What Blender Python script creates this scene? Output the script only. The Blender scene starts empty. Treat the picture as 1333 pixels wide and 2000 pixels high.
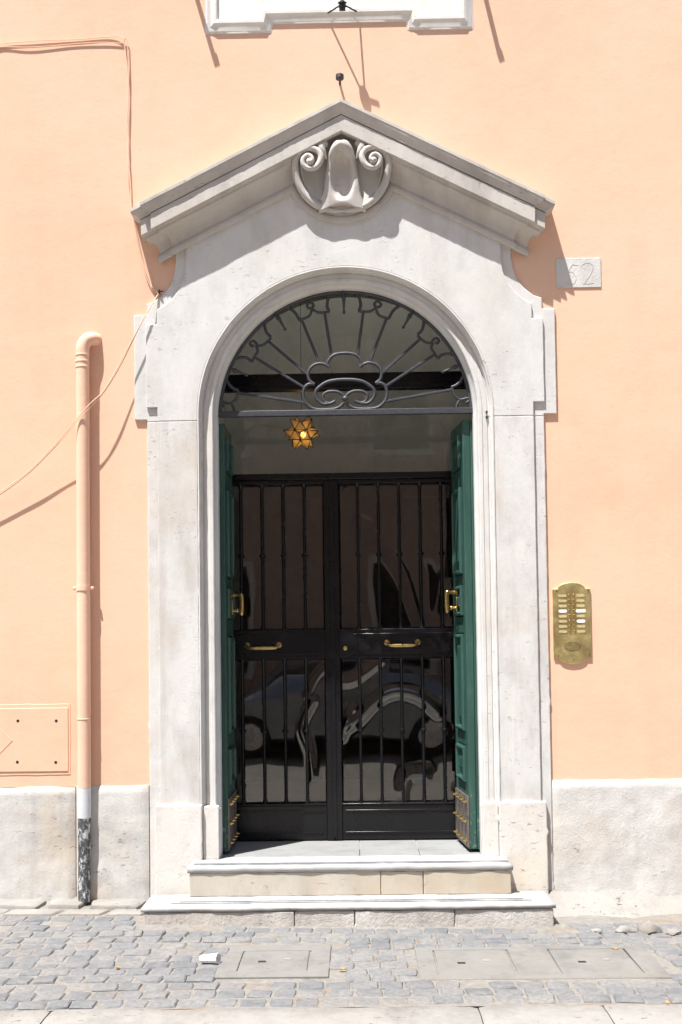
import bpy, bmesh, math, random
from mathutils import Vector, Matrix, noise
from mathutils.geometry import tessellate_polygon
random.seed(7)
rad = math.radians
SC = bpy.context.scene
COL = SC.collection

# ------------------------------------------------------------------ camera
CAM_D, CAM_F = 7.0, 2359.0                      # distance to the wall, focal length in photo pixels
PITCH, YAW, ROLL = rad(2.3), rad(0.8), rad(0.75)
CAMP = Vector((0.06, -CAM_D, 1.51))
SHIFT = (1250 - 1000 - CAM_F * math.tan(PITCH)) / 2000
ROT = Matrix.Rotation(YAW, 3, 'Z') @ Matrix.Rotation(math.pi / 2 + PITCH, 3, 'X') @ Matrix.Rotation(-ROLL, 3, 'Z')
cd = bpy.data.cameras.new('camera')
cam = bpy.data.objects.new('camera', cd)
COL.objects.link(cam)
cam.matrix_world = Matrix.Translation(CAMP) @ ROT.to_4x4()
cd.sensor_fit = 'VERTICAL'; cd.sensor_height = 36; cd.sensor_width = 36
cd.lens = 36 * CAM_F / 2000
cd.shift_y = SHIFT
cd.clip_end = 400
SC.camera = cam

# ------------------------------------------------------------------ light
SUN = Vector((0.85, 1.0, -3.3)).normalized()    # the way the light travels
wd = bpy.data.worlds.new('World'); SC.world = wd; wd.use_nodes = True
wn = wd.node_tree; wn.nodes.clear()
sky = wn.nodes.new('ShaderNodeTexSky'); sky.sky_type = 'NISHITA'; sky.sun_disc = False
sky.sun_elevation = math.asin(-SUN.z); sky.sun_rotation = math.atan2(-SUN.x, -SUN.y)
sky.altitude = 20; sky.dust_density = 1.5
bgn = wn.nodes.new('ShaderNodeBackground'); bgn.inputs[1].default_value = 0.085
won = wn.nodes.new('ShaderNodeOutputWorld')
wn.links.new(sky.outputs[0], bgn.inputs[0]); wn.links.new(bgn.outputs[0], won.inputs[0])
sl = bpy.data.lights.new('sun', 'SUN'); sl.energy = 4.8; sl.angle = rad(0.5); sl.color = (1, 0.985, 0.955)
so = bpy.data.objects.new('sun', sl); COL.objects.link(so)
so.rotation_euler = SUN.to_track_quat('-Z', 'Y').to_euler(); so.location = (-4, -6, 14)
SC.view_settings.view_transform = 'Standard'; SC.view_settings.look = 'None'
SC.view_settings.exposure = 1.12; SC.view_settings.gamma = 1
SC.view_settings.use_curve_mapping = False
SC.cycles.max_bounces = 6; SC.cycles.diffuse_bounces = 4; SC.cycles.glossy_bounces = 3; SC.cycles.transparent_max_bounces = 12
SC.cycles.use_denoising = True

# ------------------------------------------------------------------ measuring: photo pixel -> point on a plane of the place
def ray(px, py):
    return ROT @ Vector(((px - 666.5) / CAM_F, -(py - 1000 - SHIFT * 2000) / CAM_F, -1))
def U(px, py, Y=0.0):
    d = ray(px, py); return CAMP + d * ((Y - CAMP.y) / d.y)
def G(px, py, Z=0.0):
    d = ray(px, py); return CAMP + d * ((Z - CAMP.z) / d.z)
def UX(px, py, Y=0.0):
    p = U(px, py, Y); return (p.x, p.z)

# ------------------------------------------------------------------ mesh helpers
def link(name, me, mat=None, parent=None, smooth=False):
    if mat and not me.materials: me.materials.append(mat)
    if smooth:
        for p in me.polygons: p.use_smooth = True
    o = bpy.data.objects.new(name, me); COL.objects.link(o)
    if parent: put(o, parent)
    return o
def put(o, parent):
    o.parent = parent
    if not parent.parent: o.matrix_parent_inverse = Matrix.Translation(-parent.location)
def thing(name, label, cat, loc=(0, 0, 0), group=None, kind=None):
    o = bpy.data.objects.new(name, None); COL.objects.link(o)
    o.location = loc; o.empty_display_size = 0.1
    return tag(o, label, cat, group, kind)
def tag(o, label=None, cat=None, group=None, kind=None):
    if label: o['label'] = label
    if cat: o['category'] = cat
    if group: o['group'] = group
    if kind: o['kind'] = kind
    return o
def pydata(name, vs, fs, mat, parent=None, smooth=False, fix=True):
    me = bpy.data.meshes.new(name)
    me.from_pydata([tuple(v) for v in vs], [], fs); me.update()
    if fix:
        bm = bmesh.new(); bm.from_mesh(me)
        bmesh.ops.recalc_face_normals(bm, faces=bm.faces); bm.to_mesh(me); bm.free()
    return link(name, me, mat, parent, smooth)
def auto(o, ang=35):
    me = o.data
    for p in me.polygons: p.use_smooth = True
    me.set_sharp_from_angle(angle=rad(ang))
    return o
def bevel(o, w, seg=2):
    m = o.modifiers.new('bevel', 'BEVEL'); m.width = w; m.segments = seg; m.limit_method = 'ANGLE'; m.angle_limit = rad(40)
    m.harden_normals = False
    return o
def box(name, x0, x1, y0, y1, z0, z1, mat, parent=None, bev=0):
    vs = [(x, y, z) for x in (x0, x1) for y in (y0, y1) for z in (z0, z1)]
    fs = [(0, 1, 3, 2), (4, 6, 7, 5), (0, 4, 5, 1), (2, 3, 7, 6), (0, 2, 6, 4), (1, 5, 7, 3)]
    o = pydata(name, vs, fs, mat, parent)
    if bev: bevel(o, bev); auto(o, 50)
    return o
def resample(pts, step, jit=0.0, seed=0, closed=True, chip=0.0):
    """polyline to short pieces with slightly worn, uneven edges"""
    rnd = random.Random(seed); out = []
    n = len(pts)
    for i in range(n if closed else n - 1):
        a = Vector(pts[i]); b = Vector(pts[(i + 1) % n])
        k = max(1, int((b - a).length / step)); d = (b - a)
        nrm = Vector((-d.y, d.x)).normalized() if d.length > 1e-9 else Vector((0, 0))
        for j in range(k):
            p = a + d * (j / k)
            if j and jit:
                w = noise.noise(Vector((p.x * 7, p.y * 7, seed))) * jit
                w += rnd.uniform(-1, 1) * jit * 0.35
                if rnd.random() < 0.05: w += chip * rnd.uniform(-1, 0.1)
                p = p + nrm * w
            out.append((p.x, p.y))
    if not closed: out.append(tuple(pts[-1]))
    return out
def prism(name, pts, y0, y1, mat, parent=None, bev=0, step=None, jit=0.0015, chip=0.004, seed=1):
    """outline in X,Z pushed from y0 (front) to y1 (back)"""
    if step: pts = resample(pts, step, jit, seed, True, chip)
    n = len(pts)
    tris = tessellate_polygon([[Vector((p[0], p[1], 0)) for p in pts]])
    vs = [(p[0], y0, p[1]) for p in pts] + [(p[0], y1, p[1]) for p in pts]
    fs = [tuple(t) for t in tris] + [tuple(i + n for i in reversed(t)) for t in tris]
    fs += [(i, (i + 1) % n, (i + 1) % n + n, i + n) for i in range(n)]
    o = pydata(name, vs, fs, mat, parent)
    if bev:
        bm = bmesh.new(); bm.from_mesh(o.data)
        bmesh.ops.dissolve_limit(bm, angle_limit=0.01, verts=bm.verts, edges=[e for e in bm.edges if len(e.link_faces) == 2 and abs(e.link_faces[0].normal.y) > .99 and abs(e.link_faces[1].normal.y) > .99])
        bm.to_mesh(o.data); bm.free(); bevel(o, bev)
    return o
def tube(name, pts, r, mat, parent=None, seg=8, cap=True, flat=None):
    """round bar along points; r a number or one radius per point"""
    pts = [Vector(p) for p in pts]; n = len(pts)
    rs = r if isinstance(r, (list, tuple)) else [r] * n
    t0 = (pts[1] - pts[0]).normalized()
    up = Vector((0, 1, 0)) if abs(t0.y) < .9 else Vector((1, 0, 0))
    vs, fs = [], []
    side = t0.cross(up).normalized()
    for i in range(n):
        t = (pts[min(i + 1, n - 1)] - pts[max(i - 1, 0)]).normalized()
        side = (side - t * side.dot(t))
        side = side.normalized() if side.length > 1e-6 else t.orthogonal().normalized()
        u2 = side.cross(t)
        for k in range(seg):
            a = 2 * math.pi * k / seg
            vs.append(pts[i] + (side * math.cos(a) + u2 * math.sin(a) * (flat or 1)) * rs[i])
    for i in range(n - 1):
        for k in range(seg):
            a = i * seg + k; b = i * seg + (k + 1) % seg
            fs.append((a, b, b + seg, a + seg))
    if cap:
        fs.append(tuple(range(seg))[::-1]); fs.append(tuple(range((n - 1) * seg, n * seg)))
    o = pydata(name, vs, fs, mat, parent); auto(o, 50)
    return o
def smoothpath(pts, k=5):
    """Catmull-Rom through the points"""
    P = [Vector(p) for p in pts]; out = []
    for i in range(len(P) - 1):
        a = P[max(i - 1, 0)]; b = P[i]; c = P[i + 1]; d = P[min(i + 2, len(P) - 1)]
        for j in range(k):
            t = j / k
            out.append(0.5 * ((2 * b) + (c - a) * t + (2 * a - 5 * b + 4 * c - d) * t * t + (3 * b - a - 3 * c + d) * t ** 3))
    out.append(P[-1]); return out
def rows(name, grid, mat, parent=None, ang=35, closed=False):
    """skin a grid of points (rows of equal length)"""
    m = len(grid[0]); vs = [p for r in grid for p in r]; fs = []
    for i in range(len(grid) - 1):
        for j in range(m - 1 + (1 if closed else 0)):
            a = i * m + j; b = i * m + (j + 1) % m
            fs.append((a, b, b + m, a + m))
    o = pydata(name, vs, fs, mat, parent, fix=False); auto(o, ang); return o
def lathe(name, prof, org, axis, mat, parent=None, seg=16, ang=40):
    """profile (radius, height) turned round an axis through org"""
    ax = Vector(axis).normalized(); s = ax.orthogonal().normalized(); t = ax.cross(s); org = Vector(org)
    grid = [[org + ax * h + (s * math.cos(2 * math.pi * k / seg) + t * math.sin(2 * math.pi * k / seg)) * max(r, 1e-5) for k in range(seg)] for r, h in prof]
    vs = [p for g in grid for p in g]; fs = []
    for i in range(len(grid) - 1):
        for k in range(seg):
            a = i * seg + k; b = i * seg + (k + 1) % seg; fs.append((a, b, b + seg, a + seg))
    fs.append(tuple(range(seg))[::-1]); fs.append(tuple(range((len(grid) - 1) * seg, len(grid) * seg)))
    o = pydata(name, vs, fs, mat, parent); auto(o, ang); return o

# ------------------------------------------------------------------ materials
class NT:
    def __init__(s, name):
        s.m = bpy.data.materials.new(name); s.m.use_nodes = True; s.t = s.m.node_tree
        s.b = s.t.nodes['Principled BSDF']; s.out = s.t.nodes['Material Output']
        g = s.t.nodes.new('ShaderNodeNewGeometry'); s.pos = g.outputs['Position']
    def n(s, typ, **kw):
        x = s.t.nodes.new(typ)
        for k, v in kw.items():
            if k[0] == 'i' and k[1:].isdigit(): s.set(x.inputs[int(k[1:])], v)
            else: setattr(x, k, v)
        return x
    def set(s, sock, v):
        if isinstance(v, bpy.types.NodeSocket): s.t.links.new(v, sock)
        else: sock.default_value = v
    def vec(s, scale=(1, 1, 1), loc=(0, 0, 0)):
        x = s.n('ShaderNodeMapping'); s.set(x.inputs[0], s.pos); x.inputs['Scale'].default_value = scale; x.inputs['Location'].default_value = loc
        return x.outputs[0]
    def noise(s, scale, detail=4, rough=.6, vec=None, dist=0):
        x = s.n('ShaderNodeTexNoise'); s.set(x.inputs['Vector'], vec or s.pos)
        x.inputs['Scale'].default_value = scale; x.inputs['Detail'].default_value = detail; x.inputs['Roughness'].default_value = rough
        x.inputs['Distortion'].default_value = dist
        return x.outputs[0]
    def vor(s, scale, vec=None, feature='F1', rnd=1):
        x = s.n('ShaderNodeTexVoronoi'); x.feature = feature; s.set(x.inputs['Vector'], vec or s.pos); x.inputs['Scale'].default_value = scale
        return x.outputs[0]
    def ramp(s, fac, stops, interp='LINEAR'):
        x = s.n('ShaderNodeValToRGB'); s.set(x.inputs[0], fac); e = x.color_ramp.elements; x.color_ramp.interpolation = interp
        while len(e) < len(stops): e.new(.5)
        for i, (p, c) in enumerate(stops):
            e[i].position = p; c = (c, c, c) if isinstance(c, (int, float)) else c; e[i].color = (*c, 1)
        return x.outputs[0]
    def mix(s, fac, a, b, mode='MIX'):
        x = s.n('ShaderNodeMix'); x.data_type = 'RGBA'; x.blend_type = mode
        s.set(x.inputs[0], fac)
        for k, v in ((6, a), (7, b)):
            if not isinstance(v, bpy.types.NodeSocket) and len(v) == 3: v = (*v, 1)
            s.set(x.inputs[k], v)
        return x.outputs[2]
    def math(s, op, a, b=0.0, c=None):
        x = s.n('ShaderNodeMath'); x.operation = op; s.set(x.inputs[0], a); s.set(x.inputs[1], b)
        if c is not None: s.set(x.inputs[2], c)
        return x.outputs[0]
    def base(s, c): s.set(s.b.inputs['Base Color'], c if isinstance(c, bpy.types.NodeSocket) or len(c) == 4 else (*c, 1))
    def rough(s, v): s.set(s.b.inputs['Roughness'], v)
    def metal(s, v): s.set(s.b.inputs['Metallic'], v)
    def spec(s, v): s.set(s.b.inputs['Specular IOR Level'], v)
    def bump(s, h, dist=.002, strength=1.0):
        x = s.n('ShaderNodeBump'); s.set(x.inputs['Height'], h); x.inputs['Distance'].default_value = dist; x.inputs['Strength'].default_value = strength
        s.t.links.new(x.outputs[0], s.b.inputs['Normal'])
    def z(s):
        x = s.n('ShaderNodeSeparateXYZ'); s.set(x.inputs[0], s.pos); return x.outputs
    def rand(s):
        return s.n('ShaderNodeObjectInfo').outputs['Random']

def m_plaster(name='plaster_paint', base=(.775, .485, .338)):
    s = NT(name); b = Vector(base)
    big = s.noise(.7, 5, .6); mid = s.noise(5, 5, .65); fine = s.noise(60, 4, .7)
    c = s.ramp(big, [(.3, b * .91), (.5, b), (.72, Vector((b.x * 1.02, b.y * 1.07, b.z * 1.12)))])
    c = s.mix(s.ramp(mid, [(.35, 0.0), (.75, .40)]), c, Vector((b.x, b.y * 1.07, b.z * 1.14)))
    st = s.noise(2.2, 4, .6, s.vec((2.2, 1, .22)))
    c = s.mix(s.ramp(st, [(.56, 0.0), (.75, .22)]), c, b * .82)
    sp = s.noise(1.5, 6, .72, s.vec((1, 1, 1), (9, 2, 4)))
    c = s.mix(s.ramp(sp, [(.58, 0.0), (.72, .4)]), c, Vector((b.x * .86, b.y * .83, b.z * .82)))
    s.base(c); s.rough(.85); s.spec(.25)
    h = s.math('ADD', s.math('MULTIPLY', mid, 1.2), s.math('MULTIPLY', fine, .30))
    s.bump(s.math('ADD', h, s.math('MULTIPLY', s.noise(1.6, 2), 2.0)), .004, .55)
    return s.m
def m_stone(name, base=(.66, .64, .61), warm=(.62, .53, .44), dark=(.40, .39, .385), pits=.5, stain=.4, bump=.003, grey=.5, drip=0.0):
    s = NT(name)
    big = s.noise(1.6, 4, .62); mid = s.noise(7, 5, .68, s.vec((1, 1, .6), (3, 1, 7)))
    c = s.ramp(mid, [(.28, Vector(base) * .86), (.5, base), (.75, Vector(base) * 1.07)])
    c = s.mix(s.ramp(big, [(.50, 0.0), (.72, stain)]), c, warm)
    g = s.noise(2.6, 4, .7, s.vec((1.6, 1, .5), (5, 5, 1)))
    c = s.mix(s.ramp(g, [(.50, 0.0), (.72, grey)]), c, dark)
    if drip:
        d = s.noise(9, 5, .7, s.vec((1, 1, .06), (2, 0, 0)))
        c = s.mix(s.ramp(d, [(.52, 0.0), (.70, drip)]), c, dark)
    # travertine holes: small, elongated along the bedding
    pv = s.noise(46, 5, .75, s.vec((.5, 1, 1.25)))
    pm = s.ramp(pv, [(.622, 0.0), (.68, 1.0)])
    gate = s.ramp(s.noise(1.7, 4, .65, s.vec((1, 1, 1), (1, 8, 3))), [(.47, 0.0), (.62, 1.0)])
    pm = s.math('MULTIPLY', pm, gate)
    c = s.mix(s.math('MULTIPLY', pm, pits), c, (.30, .265, .235))
    s.base(c); s.rough(.78); s.spec(.3)
    fine = s.noise(90, 4, .7)
    h = s.math('ADD', s.math('MULTIPLY', mid, 1.0), s.math('MULTIPLY', fine, .30))
    h = s.math('SUBTRACT', h, s.math('MULTIPLY', pm, 1.2 * min(1, pits * 2)))
    s.bump(h, bump, .9)
    return s.m
def m_simple(name, base, rough=.5, metal=0.0, var=.15, scale=20, bump=.0, spec=.5, dust=None, dustamt=.3):
    s = NT(name); b = Vector(base)
    n1 = s.noise(scale, 5, .65)
    c = s.ramp(n1, [(.3, b * (1 - var)), (.7, b * (1 + var))])
    if dust:
        d = s.noise(scale * .35, 6, .72, s.vec((1, 1, 1), (4, 4, 9)))
        c = s.mix(s.ramp(d, [(.5, 0.0), (.75, dustamt)]), c, dust)
    s.base(c); s.metal(metal); s.spec(spec)
    s.rough(s.ramp(s.noise(scale * .7, 4, .6, s.vec((1, 1, 1), (7, 3, 2))), [(.3, max(.02, rough - .08)), (.7, min(1, rough + .1))]))
    if bump: s.bump(s.noise(scale * 2, 4, .7), bump, .8)
    return s.m
PL = m_plaster()
PLP = m_plaster('pipe_paint', (.775, .492, .35))
ST = m_stone('portal_travertine', (.615, .603, .583), (.56, .50, .43), (.45, .425, .40), .5, .45, .003, .4, .12)
STJ = m_stone('jamb_travertine', (.605, .59, .57), (.50, .425, .355), (.39, .35, .315), .55, .75, .0035, .6, .38)
STW = m_stone('cornice_travertine', (.525, .49, .45), (.43, .365, .30), (.32, .295, .27), .5, .4, .003, .55, .1)
STU = m_stone('window_stone', (.74, .72, .68), (.66, .58, .44), (.58, .56, .53), .3, .35, .002, .3)
PED = m_stone('pedestal_travertine', (.64, .61, .57), (.70, .60, .48), (.50, .47, .44), .9, .55, .005, .3)
PLN = m_stone('plinth_stone', (.55, .535, .51), (.53, .43, .32), (.38, .37, .36), .7, .7, .006, .6, .35)
PLR = m_stone('plinth_render', (.60, .58, .55), (.50, .40, .315), (.42, .395, .37), .8, .6, .007, .5)
MAR = m_stone('marble_slab', (.235, .235, .232), (.215, .205, .19), (.15, .15, .16), .12, .3, .001, .5)
RIS = m_stone('riser_beige', (.50, .455, .385), (.46, .37, .265), (.37, .33, .28), .5, .8, .003, .35)
RIW = m_stone('riser_worn', (.50, .46, .42), (.68, .66, .62), (.29, .26, .24), .8, .85, .014, .75)
KER = m_stone('kerb_stone', (.255, .245, .23), (.235, .205, .17), (.135, .125, .115), 1.0, .5, .012, .5)
CON = m_stone('cover_concrete', (.185, .18, .168), (.185, .168, .142), (.125, .122, .118), .6, .7, .004, .85)
def m_cobble():
    s = NT('cobble_basalt')
    r = s.rand()
    c = s.ramp(r, [(0, (.112, .12, .13)), (.3, (.14, .147, .154)), (.6, (.165, .168, .172)), (.85, (.205, .198, .188)), (1, (.13, .131, .142))])
    mid = s.noise(16, 6, .7); fine = s.noise(120, 4, .7)
    c = s.mix(s.ramp(mid, [(.40, 0.0), (.64, .6)]), c, (.225, .218, .208))
    c = s.mix(s.ramp(s.noise(2.4, 5, .7, s.vec((1, 1, 1), (6, 1, 2))), [(.48, 0.0), (.68, .6)]), c, (.25, .24, .225))
    c = s.mix(s.ramp(s.noise(45, 5, .7, s.vec((1, 1, 1), (2, 7, 1))), [(.40, 0.0), (.60, .5)]), c, (.095, .098, .105))
    s.base(c); s.rough(.75); s.spec(.35)
    s.bump(s.math('ADD', mid, s.math('MULTIPLY', fine, .4)), .006, .9)
    return s.m
COB = m_cobble()
def m_joint():
    s = NT('joint_sand')
    n1 = s.noise(3.2, 6, .7); n2 = s.noise(22, 5, .7); n3 = s.noise(150, 3, .7)
    c = s.ramp(n2, [(.3, (.185, .172, .155)), (.6, (.255, .24, .22)), (.8, (.30, .288, .268))])
    c = s.mix(s.ramp(n1, [(.52, 0.0), (.70, .75)]), c, (.23, .165, .10))
    c = s.mix(s.ramp(s.noise(9, 5, .7, s.vec((1, 1, 1), (3, 3, 0))), [(.58, 0.0), (.7, .5)]), c, (.10, .088, .072))
    s.base(c); s.rough(.95); s.spec(.2)
    s.bump(s.math('ADD', n2, s.math('MULTIPLY', n3, .5)), .012, 1)
    return s.m
JNT = m_joint()
ROAD = m_simple('road_cobble', (.27, .245, .21), .8, 0, .3, 9, .01)
BLK = m_simple('gate_paint', (.006, .006, .0075), .25, 0, .1, 6, 0, .35, (.02, .02, .023), .2)
def m_iron():
    s = NT('grille_iron')
    n1 = s.noise(60, 5, .7)
    c = s.ramp(n1, [(.3, (.034, .035, .041)), (.6, (.052, .053, .062)), (.8, (.11, .11, .12))])
    s.base(c); s.rough(.45); s.spec(.45); s.metal(.0); s.bump(s.noise(110, 4, .7), .003, .8)
    return s.m
IRN = m_iron()
def m_green():
    s = NT('green_paint')
    n1 = s.noise(9, 6, .72, s.vec((1, 1, .16))); n2 = s.noise(70, 5, .75, s.vec((1, 1, .4)))
    c = s.ramp(n1, [(.3, (.017, .054, .044)), (.55, (.027, .080, .063)), (.75, (.050, .122, .100))])
    z = s.z()[2]
    low = s.n('ShaderNodeMapRange'); s.set(low.inputs[0], z); low.inputs[1].default_value = .9; low.inputs[2].default_value = .3; low.inputs[3].default_value = .0; low.inputs[4].default_value = .10
    th = s.math('ADD', n2, low.outputs[0])
    chips = s.ramp(th, [(.665, 0.0), (.70, 1.0)])
    c = s.mix(s.math('MULTIPLY', chips, .7), c, (.20, .26, .24))
    s.base(c); s.rough(.42); s.spec(.5)
    s.bump(s.math('ADD', s.noise(14, 5, .7, s.vec((1, 1, .2))), s.math('MULTIPLY', chips, -.4)), .003, .7)
    return s.m
GRN = m_green()
BRS = m_simple('brass', (.52, .38, .15), .32, 1, .2, 40, 0)
BRP = m_simple('brass_plate', (.74, .61, .30), .40, 1, .25, 14, .0008, .5, (.25, .19, .07), .6)
BRL = m_simple('brass_label', (.78, .66, .36), .45, .6, .1, 60)
BRD = m_simple('brass_dark', (.16, .12, .05), .45, 1, .3, 60)
LEAD = m_simple('kick_plate_metal', (.20, .17, .15), .5, .6, .35, 25, .002)
PAPER = m_simple('white_paper', (.82, .82, .80), .7, 0, .04, 20)
DARK = m_simple('dark_hole', (.02, .017, .014), .9, 0, .2, 30)
BLM = m_simple('black_plastic', (.022, .022, .026), .55, 0, .3, 50, 0, .4, (.09, .09, .1), .4)
CBL = m_plaster('cable_paint', (.78, .52, .37))
CBB = m_simple('cable_brown', (.34, .20, .12), .6, 0, .2, 30)
INT = m_stone('vestibule_plaster', (.80, .79, .75), (.74, .70, .64), (.68, .66, .63), .0, .4, .002, .3)
INF = m_stone('vestibule_floor', (.42, .40, .37), (.40, .34, .28), (.3, .28, .26), .0, .4, .001, .3)
WOOD = m_simple('dark_wood', (.11, .085, .065), .45, 0, .3, 12)
def m_flake():
    s = NT('flaking_paint')
    n = s.noise(38, 5, .75, s.vec((1, 1, .55)))
    s.base(s.ramp(n, [(.44, (.05, .055, .06)), (.52, (.12, .125, .13)), (.56, (.45, .45, .45)), (.62, (.60, .60, .59))])); s.rough(.6)
    s.bump(s.ramp(n, [(.47, 0.0), (.55, 1.0)]), .003, .8)
    return s.m
FLK = m_flake()
PGR = m_simple('pipe_grey', (.60, .61, .62), .6, 0, .08, 30)
def m_glass(name, tint=(.92, .94, .92), rough=0.0, ior=1.5):
    s = NT(name); t = s.t; t.nodes.remove(s.b)
    tr = s.n('ShaderNodeBsdfTransparent'); tr.inputs[0].default_value = (*tint, 1)
    gl = s.n('ShaderNodeBsdfGlossy'); gl.inputs['Roughness'].default_value = rough
    fr = s.n('ShaderNodeFresnel'); fr.inputs[0].default_value = ior
    mx = s.n('ShaderNodeMixShader'); t.links.new(fr.outputs[0], mx.inputs[0]); t.links.new(tr.outputs[0], mx.inputs[1]); t.links.new(gl.outputs[0], mx.inputs[2])
    t.links.new(mx.outputs[0], s.out.inputs[0]); return s.m
GLS = m_glass('pane_glass', (.95, .96, .94))
ACR = m_glass('wavy_acrylic', (.66, .66, .65), .015, 1.8)
def m_amber():
    s = NT('amber_glass'); t = s.t; t.nodes.remove(s.b)
    n = s.noise(60, 4, .6)
    c = s.ramp(n, [(.3, (.62, .40, .16)), (.7, (.78, .56, .28))])
    a = s.n('ShaderNodeBsdfTranslucent'); s.set(a.inputs[0], c)
    b = s.n('ShaderNodeBsdfTransparent'); s.set(b.inputs[0], c)
    g = s.n('ShaderNodeBsdfDiffuse'); s.set(g.inputs[0], s.mix(.5, c, (.2, .13, .06)))
    m1 = s.n('ShaderNodeMixShader'); m1.inputs[0].default_value = .35; t.links.new(a.outputs[0], m1.inputs[1]); t.links.new(b.outputs[0], m1.inputs[2])
    m2 = s.n('ShaderNodeMixShader'); m2.inputs[0].default_value = .3; t.links.new(m1.outputs[0], m2.inputs[1]); t.links.new(g.outputs[0], m2.inputs[2])
    t.links.new(m2.outputs[0], s.out.inputs[0]); return s.m
AMB = m_amber()
LCM = m_simple('lead_came', (.02, .014, .008), .5, .3, .2, 40)
def m_bulb():
    s = NT('bulb_glow'); s.base((1, .8, .45)); s.set(s.b.inputs['Emission Color'], (1, .72, .32, 1)); s.b.inputs['Emission Strength'].default_value = 14; return s.m
BULB = m_bulb()

# ------------------------------------------------------------------ fixed measures of the place (metres)
HW, ZS = 0.752, 2.83          # half width of the opening, springing height
PB, PF = -0.016, -0.032       # back slab and front slab of the portal, in front of the wall
SILL = 0.262
GY = 0.60                     # gate plane
KY = -1.97                    # kerb line
def zg(x, y):                 # pavement: level at the kerb, falling slightly to the right at the wall
    t = max(0, min(1, (y - KY) / (-KY)))
    return -0.012 * x * t - .018 * t * max(0, min(1, (x + 1.0) / 1.2))

def arc(r, n, cx=0, cz=ZS, a0=180, a1=0):
    return [(cx + r * math.cos(rad(a0 + (a1 - a0) * i / n)), cz + r * math.sin(rad(a0 + (a1 - a0) * i / n))) for i in range(n + 1)]

# ------------------------------------------------------------------ ground
def flat_sheet(name, x0, x1, y0, y1, nx, ny, zf, mat):
    grid = [[(x0 + (x1 - x0) * i / nx, y0 + (y1 - y0) * j / ny, zf(x0 + (x1 - x0) * i / nx, y0 + (y1 - y0) * j / ny)) for i in range(nx + 1)] for j in range(ny + 1)]
    return rows(name, grid, mat)
o = flat_sheet('road', -150, 150, -150, KY - .15, 2, 2, lambda x, y: -.13, ROAD); tag(o, kind='structure')
pav = flat_sheet('pavement', -9, 9, KY + .01, .02, 120, 30,
    lambda x, y: zg(x, y) - .005 + .005 * noise.noise(Vector((x * 2.3, y * 2.3, 0))), JNT)
tag(pav, kind='structure')

# cobble shapes shared between the stones
def cobble_mesh(k):
    rnd = random.Random(k); n = 4
    bm = bmesh.new(); g = []
    ov = rnd.uniform(.05, .14)
    for j in range(n + 1):
        row = []
        for i in range(n + 1):
            u = (-1, -.87, 0, .87, 1)[i]; v = (-1, -.87, 0, .87, 1)[j]
            sx = u * (1 - ov * v * v * .5) * .5; sy = v * (1 - ov * u * u * .5) * .5
            edge = max(abs(u), abs(v))
            h = 0 if edge < .99 else -.075
            cx = rnd.uniform(-.022, .022); cy = rnd.uniform(-.022, .022)
            row.append(bm.verts.new((sx + cx, sy + cy, h + rnd.uniform(-.022, .022))))
        g.append(row)
    for j in range(n):
        for i in range(n): bm.faces.new((g[j][i], g[j][i + 1], g[j + 1][i + 1], g[j + 1][i]))
    ring = g[0] + [g[j][n] for j in range(1, n + 1)] + g[n][n - 1::-1] + [g[j][0] for j in range(n - 1, 0, -1)]
    low = [bm.verts.new((v.co.x * 1.0, v.co.y * 1.0, -.6)) for v in ring]
    for i in range(len(ring)):
        j = (i + 1) % len(ring); bm.faces.new((ring[j], ring[i], low[i], low[j]))
    me = bpy.data.meshes.new('cobble'); bm.to_mesh(me); bm.free()
    me.materials.append(COB)
    for p in me.polygons: p.use_smooth = True
    me.set_sharp_from_angle(angle=rad(38))
    return me
COBS = [cobble_mesh(k) for k in range(12)]
# utility cover areas (ground rectangles) kept free of cobbles
def gq(x0, y0, x1, y1):
    a = G(x0, y0); b = G(x1, y1); return (a.x, b.x, b.y, a.y)
cl = G(432, 1848), G(640, 1905)
CV1 = (G(440, 1875).x - .02, G(645, 1875).x, G(540, 1908).y, G(540, 1846).y)
CV2 = (G(815, 1875).x, G(1285, 1875).x, G(1050, 1908).y, G(1050, 1846).y)
def blocked(x, y, m=.03):
    for a, b, c, d in (CV1, CV2):
        if a - m < x < b + m and c - m < y < d + m: return True
    if -1.16 < x < 1.14 and y > -.60: return True
    return False
rnd = random.Random(3); cob = []
y = KY + .085
row = 0
while y < -.04:
    rh = .118 if y < -1.0 else .112
    x = -5.2 + (row % 2) * .05
    while x < 5.2:
        w = rnd.uniform(.098, .135)
        cx = x + w / 2
        yy = y + .012 * math.sin(cx * 2 + row) + (.03 * noise.noise(Vector((cx * .8, row * .1, 5))))
        keep = not blocked(cx, yy)
        if cx > .95 and yy > -.42: keep = False
        if cx < -.7 and yy > -.30: keep = False
        if keep and rnd.random() > .035: cob.append((cx, yy, w - rnd.uniform(.003, .012), rh - rnd.uniform(.003, .012)))
        x += w
    y += rh; row += 1
inview = [c for c in cob if -1.75 < c[0] < 1.7]
rest = [c for c in cob if not (-1.75 < c[0] < 1.7)]
inview.sort(key=lambda c: abs(c[0]))
rest += inview[300:]; inview = inview[:300]
for cx, cy, w, h in inview:
    o = bpy.data.objects.new('cobble', rnd.choice(COBS)); COL.objects.link(o); o.parent = pav
    o.location = (cx, cy, zg(cx, cy) + .001 + rnd.uniform(-.004, .004)); o.scale = (w, h, .085)
    o.rotation_euler = (rnd.uniform(-.03, .03), rnd.uniform(-.03, .03), rnd.uniform(-.10, .10) + rnd.choice((0, math.pi)))
bm = bmesh.new()
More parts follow.
